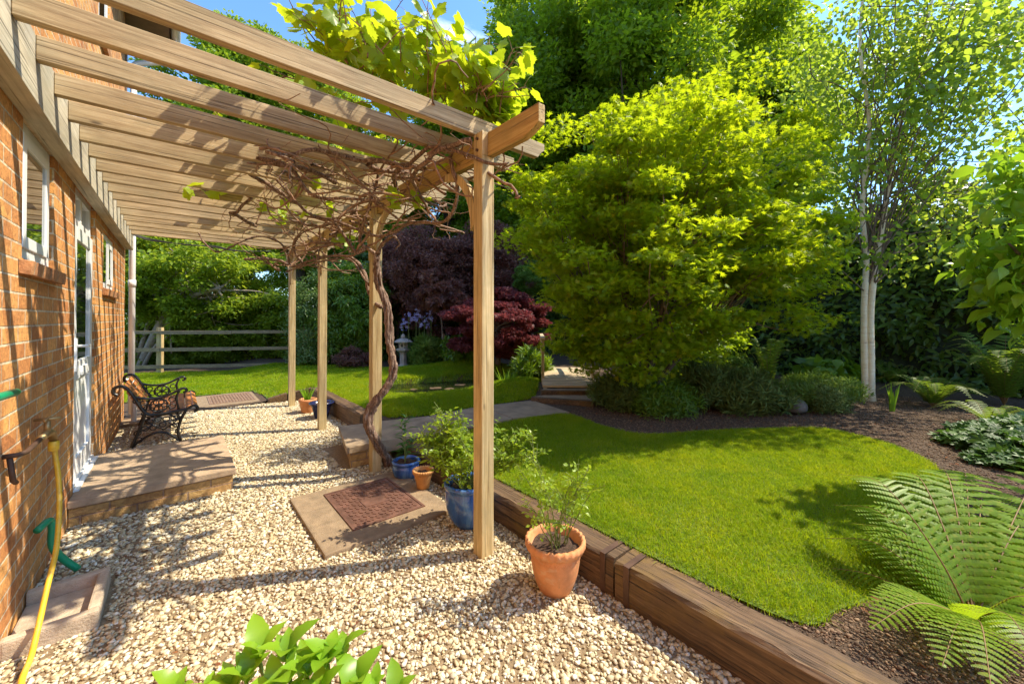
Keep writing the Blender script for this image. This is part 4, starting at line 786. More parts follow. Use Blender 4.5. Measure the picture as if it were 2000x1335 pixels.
def lily(name, loc, stems, label, leafs, ll, mat, cat, w=.2, group=None):
    g = np.random.default_rng(4); loc = np.array(loc, float); e = empty(name, loc); tag(e, label, cat, group); sb = MB(); pos, nr, tp, sc = [], [], [], []
    for (dx, dy, h) in stems:
        pts = smooth_path([(0, 0, 0), (dx*.3, dy*.3, h*.5), (dx, dy, h)], 6); sb.tube(pts, [.004*(1-.5*i/len(pts)) for i in range(len(pts))], 6, cap=False)
        for j in range(leafs):
            f = .25+.75*(j+.5)/leafs; q = np.array(pts[int(f*(len(pts)-1))]); a = j*2.4+g.random(); o = np.array([math.cos(a), math.sin(a), .45+.5*f]); pos.append(q); tp.append(o); nr.append(np.array([-math.cos(a)*.5, -math.sin(a)*.5, 1])); sc.append(ll*g.uniform(.75, 1.15))
    sb.build('stems', M['canegreen'], e); leaves('leaves', T_long(w, .35), np.array(pos), np.array(nr), np.array(tp), np.array(sc), M[mat], e); return e
lily('lily_plant', (2.15, 3.345, .135), [(.02, .02, .44), (-.03, .03, .40), (.04, -.03, .20)], 'tall leafy lily growing in the squat blue pot', 17, .115, 'lily', 'lily')
def blade_plant(name, loc, n, h, wdt, mat, label, cat, spread=.35, seed=1, arch=.25, group=None, r0=.03):
    g = np.random.default_rng(seed); loc = np.array(loc, float); e = empty(name, loc); tag(e, label, cat, group); V = []; F = []
    for i in range(n):
        a = g.uniform(0, 6.283); L = h*g.uniform(.6, 1.1); s = spread*g.random()**.7; base = np.array([math.cos(a), math.sin(a), 0])*r0*g.random(); d = np.array([math.cos(a)*s, math.sin(a)*s, 1]); d = d/np.linalg.norm(d); sd = unit(np.cross(d, rdir(1, g)[0])); k = 7; b = len(V)
        for j in range(k):
            t = j/(k-1); p = base+d*L*t+np.array([math.cos(a), math.sin(a), -.5])*arch*L*t*t*g.uniform(.8, 1.2)*(.2+s); w_ = wdt*(1-t**2.2)*.5+.0005
            V += [p-sd*w_, p+sd*w_]
        F += [(b+2*j, b+2*j+1, b+2*j+3, b+2*j+2) for j in range(k-1)]
    link('leaves', npmesh('leaves', np.array(V), np.array(F)), M[mat], e); return e
blade_plant('bulb_shoots', (2.10, 6.62, .18), 26, .30, .016, 'swordleaf', 'pale green upright shoots in the far terracotta pot', 'plant', .5, 3)
# foreground shrub
def hyd():
    c = np.array([.84, .80, .0]); e = empty('hydrangea', c); tag(e, 'bright green hydrangea tips rising into the bottom edge of the frame', 'shrub'); g = np.random.default_rng(5); sb = MB(); pos, nr, tp, sc = [], [], [], []
    for (u, v, d, s) in [(505, 1262, .98, .115), (560, 1270, .95, .13), (640, 1275, .98, .11), (665, 1262, 1.0, .10), (600, 1300, .95, .12), (480, 1310, .95, .13), (400, 1335, .95, .10), (730, 1325, .97, .09), (340, 1340, .97, .09), (540, 1320, .92, .13), (690, 1330, .95, .12), (770, 1350, .97, .10), (450, 1340, .95, .11), (620, 1350, .93, .12), (560, 1380, .9, .12), (700, 1400, .95, .12), (420, 1400, .9, .12)]:
        t = P(u, v+22, d)-c; sb.tube(smooth_path([(g.normal()*.05, g.normal()*.05, 0), t*.6+np.array([0, 0, .03]), t], 5), .005, 6)
        a0 = g.uniform(0, 3.14)
        for k in range(5):
            a = a0+k*math.pi/2+(.4 if k > 3 else 0); up = 2.3 if k > 1 else 1.2; o = np.array([math.cos(a), math.sin(a), up]); pos.append(t+g.normal(size=3)*.004); tp.append(o); nr.append(np.array([-math.cos(a), -math.sin(a), .7])+.15*g.normal(size=3)); sc.append(s*.86*g.uniform(.55, 1.0)*(1 if k < 4 else .6))
    sb.build('stems', M['canegreen'], e); leaves('leaves', T_serr(.52), np.array(pos), np.array(nr), np.array(tp), np.array(sc), M['hydr'], e)
hyd()

# ================================================================== FENCE
fe = empty('rail_fence', (.25, 13.9, 0)); tag(fe, 'weathered three rail timber fence across the back of the lawn', 'fence')
A = np.array([3.35, 12.05]); B = np.array([-2.3, 15.5]); dF = unit(B-A); LF = np.linalg.norm(B-A); an = math.atan2(dF[1], dF[0])
def fbox(m, s0, s1, w0, w1, z0, z1):
    n_ = np.array([-dF[1], dF[0]]); o = np.array([.25, 13.9]); vs = [(*(A+dF*s+n_*q-o), z) for z in (z0, z1) for s, q in ((s0, w0), (s1, w0), (s1, w1), (s0, w1))]
    return m.add(vs, [(0, 3, 2, 1), (4, 5, 6, 7), (0, 1, 5, 4), (1, 2, 6, 5), (2, 3, 7, 6), (3, 0, 4, 7)])
for s in (.05, 3.66, 6.4): fbox(MB(), s-.06, s+.06, -.05, .05, -.1, 1.2).build('post', M['post'], fe, bevel=.005)
for z in (.17, .62, 1.07):
    for s0, s1 in ((-.02, 1.9), (1.905, 3.62), (3.625, 6.6)): fbox(MB(), s0, s1, .051, .085, z-.045+random.uniform(-.01, .01), z+.045).build('rail', M['fence'], fe, bevel=.004)

# ================================================================== BRIDGE AND STEPS
br = empty('garden_bridge', (5.02, 4.43, .30), R(-43.6)); tag(br, 'small pale timber footbridge with posts and handrails beside the big maple', 'bridge')
for k in range(16):
    y = .005+k*.145; zz = .08+.05*math.sin(math.pi*k/15); MB().box((-.02, y, zz-.035), (.87, y+.138, zz)).build('deck_board', M['deck'], br, bevel=.003)
for x in (0, .80): MB().prism([(y, -.12+.05*math.sin(math.pi*y/2.3)) for y in np.linspace(0, 2.3, 8)]+[(y, .04+.05*math.sin(math.pi*y/2.3)) for y in np.linspace(2.3, 0, 8)], x, x+.05, 'yz').build('side_beam', M['deck'], br)
for x in (-.028, .83):
    for y in (.52, 1.95): MB().box((x, y, -.1), (x+.05, y+.06, .78)).build('post', M['post'], br, bevel=.003)
    MB().box((x-.012, .40, .781), (x+.062, 2.12, .82)).build('handrail', M['deck'], br, bevel=.004)
gs = empty('garden_steps', (4.72, 4.05, .2)); tag(gs, 'two low timber edged steps leading from the path up to the footbridge', 'steps')
def tread(p, z0, z1, nm, mat): m = MB().prism([(a-4.72, b-4.05) for a, b in p], z0-.2, z1-.2, 'xy'); return m.build(nm, mat, gs, bevel=.006)
tread([(4.56, 4.24), (5.02, 3.45), (5.10, 3.49), (4.64, 4.29)], .16, .278, 'riser', M['sleeper']); tread([(4.645, 4.292), (5.105, 3.492), (5.48, 3.74), (4.86, 4.26)], .14, .272, 'tread', M['flag'])
tread([(4.83, 4.30), (5.50, 3.68), (5.56, 3.75), (4.89, 4.37)], .16, .335, 'riser', M['sleeper']); tread([(4.893, 4.372), (5.565, 3.752), (5.67, 3.83), (5.02, 4.42)], .14, .330, 'tread', M['flag'])

# ================================================================== LANTERN, LILY PADS, ROCK
la = empty('stone_lantern', (4.94, 9.38, float(H(4.94, 9.38))), .3); tag(la, 'small pale stone garden lantern standing beside the irises', 'lantern')
for nm, prof, n_ in [('base', [(.19, -.03), (.19, .03), (.16, .05), (.11, .06)], 6), ('shaft', [(.10, .061), (.085, .10), (.085, .34), (.10, .38)], 6), ('platform', [(.11, .381), (.18, .43), (.185, .46), (.13, .475)], 6), ('roof', [(.12, .621), (.235, .63), (.24, .65), (.14, .71), (.05, .74)], 6), ('finial', [(.045, .741), (.06, .77), (.05, .80), (.02, .84), (.001, .85)], 10)]:
    MB().lathe([(.001, prof[0][1])]+prof+[(.001, prof[-1][1])], n=n_, smooth=nm == 'finial').build(nm, M['lantern'], la)
fb = MB(); 
for k in range(6):
    a0, a1 = k*math.pi/3, (k+1)*math.pi/3; r = .115; p0 = np.array([r*math.cos(a0), r*math.sin(a0)]); p1 = np.array([r*math.cos(a1), r*math.sin(a1)])
    def q(s, z, p0=p0, p1=p1): p = p0+(p1-p0)*s; return (*p, z)
    def qi(s, z, p0=p0, p1=p1): p = (p0+(p1-p0)*s)*.72; return (*p, z)
    xs = [0, .3, .7, 1]; zs = [.476, .52, .585, .62]
    for i in range(3):
        for j in range(3):
            if i == 1 and j == 1: fb.add([q(.3, .52), q(.7, .52), q(.7, .585), q(.3, .585), qi(.3, .52), qi(.7, .52), qi(.7, .585), qi(.3, .585)], [(0, 1, 5, 4), (1, 2, 6, 5), (2, 3, 7, 6), (3, 0, 4, 7)])
            else: fb.add([q(xs[i], zs[j]), q(xs[i+1], zs[j]), q(xs[i+1], zs[j+1]), q(xs[i], zs[j+1])], [(0, 1, 2, 3)])
fb.build('fire_box', M['lantern'], la)
g = np.random.default_rng(9)
for i, (x, y) in enumerate([(4.3, 6.6), (4.45, 6.35), (4.85, 6.6), (5.1, 6.3), (4.6, 6.1), (5.3, 6.55), (3.9, 6.7), (5.0, 6.0)]):
    m = MB(); r = g.uniform(.07, .12); k = 14; m.add([(0, 0, 0)]+[(r*math.cos(a), r*math.sin(a), .004*math.sin(a*3)) for a in np.linspace(.25, 6.05, k)], [(0, j+1, j+2) for j in range(k-1)])
    o = m.build('lily_pad', M['pad']); o.location = (x, y, .129+.001*i); o.rotation_euler = (0, 0, g.uniform(0, 6)); tag(o, ['flat lily pad left of the others near the middle of the pond', 'lily pad close to the near pond bank', 'lily pad near the far pond bank', 'lily pad farthest right, seen by the near post', 'lily pad touching the near grass rim', 'lily pad at the right end below the red maple', 'lily pad nearest the second post', 'lily pad on the right side against the near bank'][i], 'lily pad', 'lily pads on the pond')
def rock(loc, r, label, seed):
    g = np.random.default_rng(seed); m = bpy.data.meshes.new('rock'); bm = bmesh.new(); bmesh.ops.create_icosphere(bm, subdivisions=3, radius=1)
    k = rdir(6, g)
    for v in bm.verts:
        d = np.array(v.co); f = 1+.12*sum(math.sin(3*d@q+i) for i, q in enumerate(k))*.5; v.co = Vector((d[0]*r[0]*f, d[1]*r[1]*f, max(-.3, d[2])*r[2]*f))
    bm.to_mesh(m); bm.free(); m.polygons.foreach_set('use_smooth', [True]*len(m.polygons)); o = link('rock', m, M['rock']); o.location = loc; tag(o, label, 'rock')
rock((6.75, 1.52, .27), (.16, .13, .13), 'grey rounded rock half hidden in the low shrubs before the birch', 4)

# ================================================================== SHRUBS AND TREES
TD = T_diamond(.5); TN = T_diamond(.16, .02); TO = T_ovate(); TP = T_palm(7, .13, 100); TPs = T_palm(5, .16, 85)
def shrub(name, c, r, ncl, per, T, size, mat, label, cat='shrub', crad=.2, seed=1, upn=.4, droop=.0, shell=.6, stem='darkbark', stems=8, flat=.8, group=None, ctype='foliage'):
    g = np.random.default_rng(seed); z = float(H(c[0], c[1])); e = empty(name, (c[0], c[1], z)); tag(e, label, cat, group)
    cen = ell_points(ncl, (0, 0, r[2]*.45), (r[0], r[1], r[2]*.62), g, shell, .03); mb = MB(); limb_set(mb, (0, 0, -.02), cen[:stems], .012, g, trunk=None); mb.build('stems', M[stem], e)
    pos, nr, tip = clumps(cen, crad, per, g, flat, upn=upn, droop=droop); nr = nr+.6*unit(pos-np.array([0, 0, r[2]*.2])); k = pos[:, 2] > -.02
    leaves(ctype, T, pos[k], nr[k], tip[k], size*(.7+.6*g.random(k.sum())), M[mat], e); return e
# the big green japanese maple
g = np.random.default_rng(41)
base = np.array([5.37, 2.94, .17]); mc = np.array([5.62, 2.80, 2.62])
c1 = ell_points(420, mc, (1.86, 1.88, 1.76), g, .45); rel = (c1-mc)@np.array([math.cos(YAW), -math.sin(YAW), 0]); c1 = c1[(c1[:, 2] > 1.05+.55*np.clip(rel, 0, 1.5))]
k = (c1[:, 2] < 1.9) & (np.hypot(c1[:, 0]-mc[0], c1[:, 1]-mc[1]) < .9); c1 = c1[~k]
c2 = ell_points(110, mc+np.array([.2, .15, -.1]), (1.3, 1.3, 1.3), g, .2); c3 = np.array([P(u, v, d) for u, v, d in [(1110, 560, 5.0), (1080, 480, 4.6), (1030, 400, 4.7), (1010, 470, 4.8), (1120, 650, 5.0), (1160, 690, 5.0), (1200, 640, 4.6), (1130, 600, 4.8), (1190, 560, 4.4), (1560, 640, 5.0), (1600, 560, 5.2), (1300, 650, 4.6), (1220, 700, 4.8), (1600, 620, 5.6), (1550, 300, 5.0), (1590, 250, 5.4), (1400, 160, 5.2), (1300, 180, 5.0), (1180, 240, 4.9), (1460, 150, 5.4)]])
c4 = np.array([P(u+g.normal()*14, v+g.normal()*12, d) for u, v, d in [(1120, 680, 5.3), (1160, 705, 5.4), (1200, 690, 4.9), (1180, 725, 5.2), (1235, 680, 4.6), (1290, 672, 4.6), (1260, 705, 4.8), (1330, 680, 4.7), (1140, 640, 5.0), (1380, 655, 4.8), (1210, 735, 5.2)] for _ in range(2)]+[P(u+g.normal()*18, v+g.normal()*14, d) for u, v, d in [(1130, 620, 5.2), (1150, 660, 5.2), (1185, 700, 5.3), (1530, 600, 5.2), (1570, 560, 5.4), (1600, 500, 5.4), (1590, 380, 5.3), (1420, 640, 4.6), (1360, 620, 4.4), (1220, 620, 4.6), (1170, 600, 4.8), (1100, 520, 4.7), (1060, 440, 4.6), (1030, 350, 4.7), (1080, 270, 4.8), (1130, 560, 4.6), (1200, 670, 5.4), (1580, 450, 5.0), (1540, 520, 4.8), (1600, 300, 5.4), (1570, 230, 5.4)] for _ in range(2)])
cen = np.concatenate([c1, c2, c3, c4])
mt = empty('japanese_maple', base); tag(mt, 'large spreading green japanese maple with yellow lit top beside the footbridge', 'tree')
mb = MB(); stems = []
for k, (dx, dy, h) in enumerate([(-.9, .5, 2.2), (-.35, .1, 2.6), (.2, -.5, 2.7), (.8, -.4, 2.5), (1.3, .1, 2.2), (.5, .7, 2.6), (-.6, -.8, 1.9), (1.0, -1.2, 1.9)]):
    s = np.array([.05*math.cos(k*2.2), .05*math.sin(k*2.2), -.05]); pts = smooth_path([s, s+np.array([dx*.22, dy*.22, h*.30]), np.array([dx*.6, dy*.6, h*.65]), np.array([dx, dy, h])], 6); stems.append(pts); mb.tube(pts, [.052*(1-.7*i/(len(pts)-1)) for i in range(len(pts))], 8, rough=.06)
mb.build('trunk', M['darkbark'], mt); mb = MB(); cen = cen[(cen[:, 2] > .72)]; lc = cen-base
for t in lc[::3]:
    pts = min(stems, key=lambda s: np.linalg.norm(np.array(s[-6])-t)); limb_set(mb, None, [t], .016, g, bend=.12, sides=5, trunk=pts, start=(.45, .95))
mb.build('branches', M['bark'], mt)
pos, nr, tip = clumps(lc, .20+.26*g.random(len(lc)), 135, g, .34, upn=.85, droop=.35); leaves('crown', TP, pos, nr, tip, .060*(.65+.6*g.random(len(pos))), M['acer'], mt)
# birch
g = np.random.default_rng(51); base = P(1697, 779, 6.1); base[2] = float(H(base[0], base[1]))-.03
bt = empty('birch_tree', base); tag(bt, 'twin stemmed white barked birch in the right hand bed', 'tree')
for L in ([(1692, 779, 6.1), (1689, 700, 6.1), (1688, 600, 6.1), (1692, 500, 6.1), (1684, 400, 6.05), (1698, 250, 6.0), (1680, 90, 6.0), (1692, -80, 6.0)], [(1701, 779, 6.06), (1701, 700, 6.06), (1701, 600, 6.06), (1713, 500, 6.06), (1730, 400, 6.0), (1752, 270, 5.95), (1790, 130, 5.9), (1830, -40, 5.9)]):
    pts = [p-base for p in smooth_path([P(*q) for q in L], 6)]; pts[0][2] = -.02; n = len(pts); MB().tube(pts, [(.047 if i else .068)*(1-.75*i/(n-1))+.006 for i in range(n)], 12, rough=.03).build('trunk', M['birch'], bt)
    if L[0][0] == 1692: btr = pts
    else: btr2 = pts
cb_ = np.concatenate([ell_points(160, P(1785, 190, 6.0), (1.65, 1.65, 2.7), g, .3), np.array([P(u, v, d) for u, v, d in [(1600, 330, 5.4), (1640, 420, 5.2), (1600, 480, 5.2), (1650, 500, 5.4), (1740, 500, 5.2), (1800, 470, 5.1), (1860, 440, 5.0), (1560, 200, 5.6), (1580, 110, 5.7), (1660, 60, 5.5), (1920, 300, 5.0), (1960, 180, 4.9), (1990, 60, 5.0), (1900, 60, 5.2), (1950, 400, 5.2), (1850, 120, 5.3), (1600, 40, 6)]])])-base
cb_ = cb_[cb_[:, 2] > 1.9]
mb = MB(); limb_set(mb, None, cb_[::3], .011, g, bend=.3, sides=5, trunk=btr[10:], start=(.1, .95)); limb_set(mb, None, cb_[1::3], .011, g, bend=.3, sides=5, trunk=btr2[10:], start=(.1, .95)); mb.build('branches', M['bark'], bt)
pos, nr, tip = clumps(cb_, .42, 76, g, 1.0, upn=.1, droop=1.2); leaves('crown', T_ovate(.78, .05, .12), pos, nr, tip, .080*(.7+.55*g.random(len(pos))), M['birchleaf'], bt)
# right edge weeping tree
g = np.random.default_rng(61); wb = np.array([5.7, -1.0, .15]); cw = np.concatenate([np.array([P(u, v, d) for u, v, d in [(1990, 330, 2.9), (2010, 400, 2.8), (1965, 470, 2.85), (1950, 530, 2.9), (1985, 560, 2.8), (2000, 500, 2.7), (2010, 600, 2.8), (2040, 350, 2.9), (2060, 450, 2.9), (2080, 550, 2.9), (2050, 620, 3.0)]]), ell_points(26, (5.75, -.95, 2.4), (.65, .6, .7), g, .4)])
e = make_tree('weeping_tree', wb, [wb, wb+[.02, .0, 1.0], wb+[-.03, .05, 2.0], wb+[0, 0, 2.7]], .05, .02, cw, .26, 75, T_ovate(.62, .06, .22), .115, M['ivyleaf2'] if 'ivyleaf2' in M else M['hydr2'] if 'hydr2' in M else M['elder2'] if 'elder2' in M else M['hydr'], M['bark'], 'pale green broad leaved weeping tree hanging in at the right edge', nl=16, seed=3, flat=.9, upn=.25, droop=1.3)
# big background trees: a dark kind and a bright kind, then copies
def bigtree(name, seed, lmat, bmat, hh, r, zb, label, per, size, ncl=150, crad=1.0):
    g = np.random.default_rng(seed); zc = (hh+zb)/2; c = ell_points(ncl, (0, 0, zc), (r, r, (hh-zb)/2), g, .45); c = c*np.array([1, 1, 1])+g.normal(size=c.shape)*.25
    return make_tree(name, (0, 0, 0), [(0, 0, -.2), (.1, .05, hh*.3), (-.1, .1, hh*.6), (0, 0, hh*.9)], .26, .05, c, crad, per, TD, size, M[lmat], M[bmat], label, nl=40, seed=seed, flat=.6, upn=.5, droop=.3, limb_r=.08, group='trees beyond the garden boundary')
dk = bigtree('woodland_tree', 71, 'darkleaf', 'darkbark', 16.5, 4.0, 2.2, '', 620, .19)
bt2 = bigtree('woodland_tree', 72, 'ashleaf', 'bark', 15.0, 2.9, 3.0, '', 620, .18, 120, .8)
def xy(u, d): p = P(u, 620, d); return (p[0], p[1], 0)
pd = [(1250, 15, 1.08, 'tall dark broadleaf tree rising directly behind the big green maple'), (1060, 17.5, 1.0, 'tall dark tree filling the gap between near post and green maple'), (1440, 18, 1.0, 'tall dark tree behind the right shoulder of the green maple'), (870, 19, .82, 'dark tree behind the purple trees, left of the near post'), (700, 15, .60, 'dark rounded tree behind the second and third posts'), (590, 20, .72, 'dark tree behind the farthest posts, seen below the rafters'), (330, 22, .60, 'dark tree far behind the fence at the left'), (980, 23, .95, 'dark tree farthest back, behind the beam end')]
for i, (u, d, s, lb) in enumerate(pd):
    if i == 0: o = dk; o.location = xy(u, d); o.scale = (s, s, s); o['label'] = lb
    else: o = copy_tree(dk, loc=xy(u, d), rz=i*1.1, sc=(s*(.85 if i > 3 else 1), s*(.85 if i > 3 else 1), s), label=lb)
pb = [(465, 17, 1.0, 'bright green tree showing above the rafters at top left'), (590, 18.5, .98, 'bright green tree beside the grape leaves above the rafters'), (370, 19, .82, 'bright green tree glimpsed between the rafters near the house'), (1475, 15.5, .90, 'lighter green tree against the sky between maple and birch')]
for i, (u, d, s, lb) in enumerate(pb):
    if i == 0: o = bt2; o.location = xy(u, d); o.scale = (s, s, s); o['label'] = lb
    else: o = copy_tree(bt2, loc=xy(u, d), rz=i*2.1, sc=s, label=lb)
# elder with leaning trunks behind the fence
g = np.random.default_rng(81); eb = P(268, 700, 11.6); eb[2] = -.05
ce = np.concatenate([ell_points(120, P(400, 530, 12.2), (2.6, 1.8, 1.8), g, .45), ell_points(40, P(300, 480, 12.5), (1.5, 1.5, 1.2), g, .4), ell_points(30, P(520, 600, 12.6), (1.2, 1.2, .9), g, .4), ell_points(40, P(400, 610, 12.0), (2.2, 1.2, .7), g, .2), ell_points(18, P(300, 590, 12.2), (1.0, .8, .6), g, .2)])
el = empty('elder_tree', eb); tag(el, 'spreading elder with bare leaning trunks and cream blossom behind the fence', 'tree')
mb = MB(); sts = []
for L, r in (([(266, 735, 11.6), (300, 660, 11.5), (335, 600, 11.5), (385, 575, 11.5), (430, 562, 11.4)], .13), ([(262, 735, 11.7), (266, 640, 11.7), (262, 560, 11.7), (270, 500, 11.8)], .10), ([(270, 735, 11.5), (300, 680, 11.4), (330, 655, 11.3)], .06), ([(268, 700, 11.6), (320, 560, 11.6), (400, 500, 11.6)], .07), ([(330, 600, 11.5), (333, 650, 11.4), (335, 690, 11.4)], .04)):
    pts = [p-eb for p in smooth_path([P(*q) for q in L], 6)]; sts.append(pts); mb.tube(pts, [r*(1-.6*i/(len(pts)-1)) for i in range(len(pts))], 9, rough=.05)
mb.build('trunk', M['palebark'], el); mb = MB(); limb_set(mb, None, (ce-eb)[::4], .035, g, trunk=sts[0], start=(.3, 1)); mb.build('branches', M['palebark'], el)
pos, nr, tip = clumps(ce-eb, .42, 230, g, .6, upn=.6, droop=.4); leaves('crown', TD, pos, nr, tip, .13*(.7+.6*g.random(len(pos))), M['elder'], el)
bp = []; 
for c in (ce-eb)[::5]: bp.append(c+np.array([0, 0, .22])+g.normal(size=(26, 3))*np.array([.07, .07, .015]))
bp = np.concatenate(bp); leaves('blossom', TD, bp, np.tile([0, 0, 1.], (len(bp), 1))+.3*g.normal(size=bp.shape), g.normal(size=bp.shape), .04, M['blossom'], el)
# undergrowth
for i, (u, v, d, r, lb) in enumerate([(300, 715, 12.2, (.9, .7, 1.2), 'leafy green undergrowth behind the fence near the downpipe'), (400, 705, 12.6, (1.1, .8, 1.3), 'leafy undergrowth behind the middle of the fence'), (490, 700, 12.8, (1.1, .8, 1.2), 'leafy undergrowth behind the fence left of the farthest post'), (560, 695, 13.0, (1.0, .8, 1.5), 'leafy undergrowth at the right end of the fence')]):
    p = P(u, v, d); shrub('undergrowth', p, (r[0]*1.15, r[1], r[2]*1.1), 90, 150, TD, .11, 'elder', lb, crad=.28, seed=90+i, group='undergrowth behind the fence')
def pxy(u, d): return P(u, 620, d)
shrub('evergreen_bush', pxy(690, 11.2), (1.15, 1.1, 2.6), 130, 260, T_long(.25, .3), .12, 'hedge', 'dense bright evergreen bush with drooping leaves left of the second post', crad=.30, seed=101, droop=.9, upn=.2)
shrub('pieris_bush', pxy(615, 10.6), (.62, .62, 2.35), 90, 200, T_long(.28, .2), .07, 'variegated', 'grey green pieris bush between the two farthest posts', crad=.25, seed=102)
shrub('low_bush', pxy(690, 9.9), (.45, .4, .45), 30, 130, TD, .05, 'purple', 'low dark brown leaved bush at the foot of the evergreen', crad=.15, seed=103)
shrub('low_bush', (5.25, 8.72), (.36, .36, .62), 45, 190, TN, .16, 'heather', 'rounded dark green grassy bush right of the lantern', crad=.14, seed=104, droop=-1.4)
shrub('low_bush', pxy(905, 9.6), (.5, .5, .5), 30, 120, TO, .09, 'hedge', 'low green leafy plant beneath the red maple', crad=.16, seed=105)
shrub('low_bush', pxy(1035, 7.6), (.32, .3, .55), 30, 170, TN, .13, 'hedge', 'dark green leafy clump beside the footbridge post', crad=.14, seed=106, droop=-1)
def std_tree(name, u, d, zc, r, mat, lsz, label, ncl, per, crad, T=TD, seed=1, bm='bark', r0=.06, droop=.3, flat=.6, shell=.5, nl=14, cat='tree', group=None):
    g = np.random.default_rng(seed); p = pxy(u, d); z = float(H(p[0], p[1])); b = np.array([p[0], p[1], z]); c = ell_points(ncl, (p[0], p[1], zc), r, g, shell)
    return make_tree(name, b, [b+[0, 0, -.05], b+[.04, .02, (zc-z)*.45], b+[-.02, .03, (zc-z)*.8], b+[0, 0, zc-z]], r0, r0*.5, c, crad, per, T, lsz, M[mat], M[bm], label, cat, group, nl=nl, seed=seed, flat=flat, droop=droop, limb_r=r0*.45, limb_start=(.5, .98))
std_tree('purple_tree', 835, 11.4, 2.7, (1.25, 1.2, 1.65), 'purple', .085, 'dark purple leaved tree behind the stone lantern', 120, 330, .34, seed=111)
std_tree('purple_tree', 945, 12.2, 2.9, (1.15, 1.1, 1.55), 'purple', .085, 'dark purple leaved tree behind the near post and red maple', 110, 330, .34, seed=112)
std_tree('purple_tree', 775, 12.4, 3.0, (.7, .7, 1.3), 'purple', .085, 'purple leaved tree beside the second post, left of the others', 60, 300, .32, seed=113)
std_tree('red_maple', 972, 9.3, 1.30, (1.28, 1.2, .82), 'red', .055, 'weeping crimson japanese maple behind the near post', 130, 420, .24, T=TPs, seed=114, flat=.4, droop=1.0, shell=.6)
std_tree('topiary_tree', 1038, 11.0, 2.55, (.47, .47, .42), 'topiary', .04, 'clipped green ball topiary on a slim trunk above the red maple', 70, 420, .13, seed=115, shell=.75, droop=0, r0=.045)
std_tree('young_tree', 862, 9.9, 2.1, (.5, .5, .55), 'purple', .11, 'thin young dark leaved tree tied to a stake right of the lantern', 26, 120, .2, T=TPs, seed=116, r0=.022, nl=8)
p = pxy(866, 9.85); o = MB().box((p[0]-.025, p[1]-.025, 0), (p[0]+.025, p[1]+.025, 1.05)).build('tree_stake', M['fence']); tag(o, 'short timber stake beside the thin young tree', 'stake')
blade_plant('iris_plant', (5.25, 9.45, .2), 90, .85, .035, 'irisleaf', 'clump of tall blue green iris leaves with pale purple flowers beside the lantern', 'iris', .35, 7, r0=.25)
fl = bpy.data.objects['iris_plant']; g = np.random.default_rng(12)
for u, h in ((786, 1.22), (797, 1.3), (812, 1.42), (818, 1.36), (828, 1.3), (841, 1.36)):
    q = pxy(u, 10.2)-np.array([5.25, 9.45, 0]); sm = MB().tube([(q[0], q[1], 0), (q[0]+.02, q[1], h-.02)], .008, 5, cap=False); fp = np.array([q[0]+.02, q[1], h-.10])+g.normal(size=(20, 3))*np.array([.045, .045, .10])
    V, F = cloud(TO, fp, g.normal(size=fp.shape), g.normal(size=fp.shape), np.full(len(fp), .10)); b0 = len(V); me = npmesh('flower', np.concatenate([V, np.array(sm.v)]), list(F)+[np.array(sm.f)+b0]); me.materials.append(M['irisflower']); me.materials.append(M['canegreen'])
    mi = np.zeros(len(me.polygons), np.int32); mi[-len(sm.f):] = 1; me.polygons.foreach_set('material_index', mi); link('flower', me, None, fl)
blade_plant('water_iris', P(990, 752, 7.0), 22, .34, .018, 'swordleaf', 'bright green blades at the pond edge right of the near post', 'plant', .55, 8, r0=.12)
blade_plant('water_iris', P(1028, 750, 7.0), 5, .55, .014, 'swordleaf', 'few tall thin green stems at the pond edge before the footbridge', 'plant', .25, 9, r0=.10)
# hedges
def hedge(name, p0, p1, h, th, n, lsz, mat, label, seed):
    g = np.random.default_rng(seed); p0 = np.array(p0); p1 = np.array(p1); d = unit(p1-p0); L = np.linalg.norm(p1-p0); nn = np.array([-d[1], d[0]]); m = (p0+p1)/2; e = empty(name, (*m, 0)); tag(e, label, 'hedge')
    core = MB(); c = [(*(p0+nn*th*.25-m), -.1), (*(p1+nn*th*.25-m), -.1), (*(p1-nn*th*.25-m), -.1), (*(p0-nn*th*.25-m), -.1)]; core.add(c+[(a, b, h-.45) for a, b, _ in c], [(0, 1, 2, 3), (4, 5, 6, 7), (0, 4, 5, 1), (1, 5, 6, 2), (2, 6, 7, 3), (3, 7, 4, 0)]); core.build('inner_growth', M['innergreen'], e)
    s = g.random(n)*L; side = g.choice([-1, 1], n); z = g.random(n)*(h-.05)+.05; lump = .16*np.sin(s*2.3+z*1.7)+.12*np.sin(s*5.1-z*3.2)+.10*np.sin(z*4.4+s); q = side*(th/2+lump-.28*g.random(n)); top = g.random(n) < .18; q[top] = (g.random(top.sum())-.5)*th; z[top] = h-.1+.22*np.sin(s[top]*2.1)+.12*np.sin(s[top]*5.7)+g.random(top.sum())*.15
    pos = np.stack([p0[0]+d[0]*s+nn[0]*q-m[0], p0[1]+d[1]*s+nn[1]*q-m[1], z], -1); out = nn[None]*np.sign(q)[:, None]; o3 = np.concatenate([out, np.full((n, 1), .65)], 1); nr = o3+.55*g.normal(size=(n, 3)); tp = np.concatenate([out*.6, np.full((n, 1), -.3)], 1)+.8*g.normal(size=(n, 3))
    leaves('foliage', T_ovate(.42, .05, .12), pos, nr, tp, lsz*(.7+.6*g.random(n)), M[mat], e)
hedge('laurel_hedge', (11.4, -6.5), (11.4, 10.8), 3.6, 1.3, 62000, .15, 'laurel', 'tall dark laurel hedge behind the birch along the right boundary', 121)
hedge('evergreen_hedge', (11.3, 10.0), (4.2, 14.0), 3.3, 1.2, 30000, .15, 'laurel', 'tall dark hedge at the back behind the purple and red trees', 122)
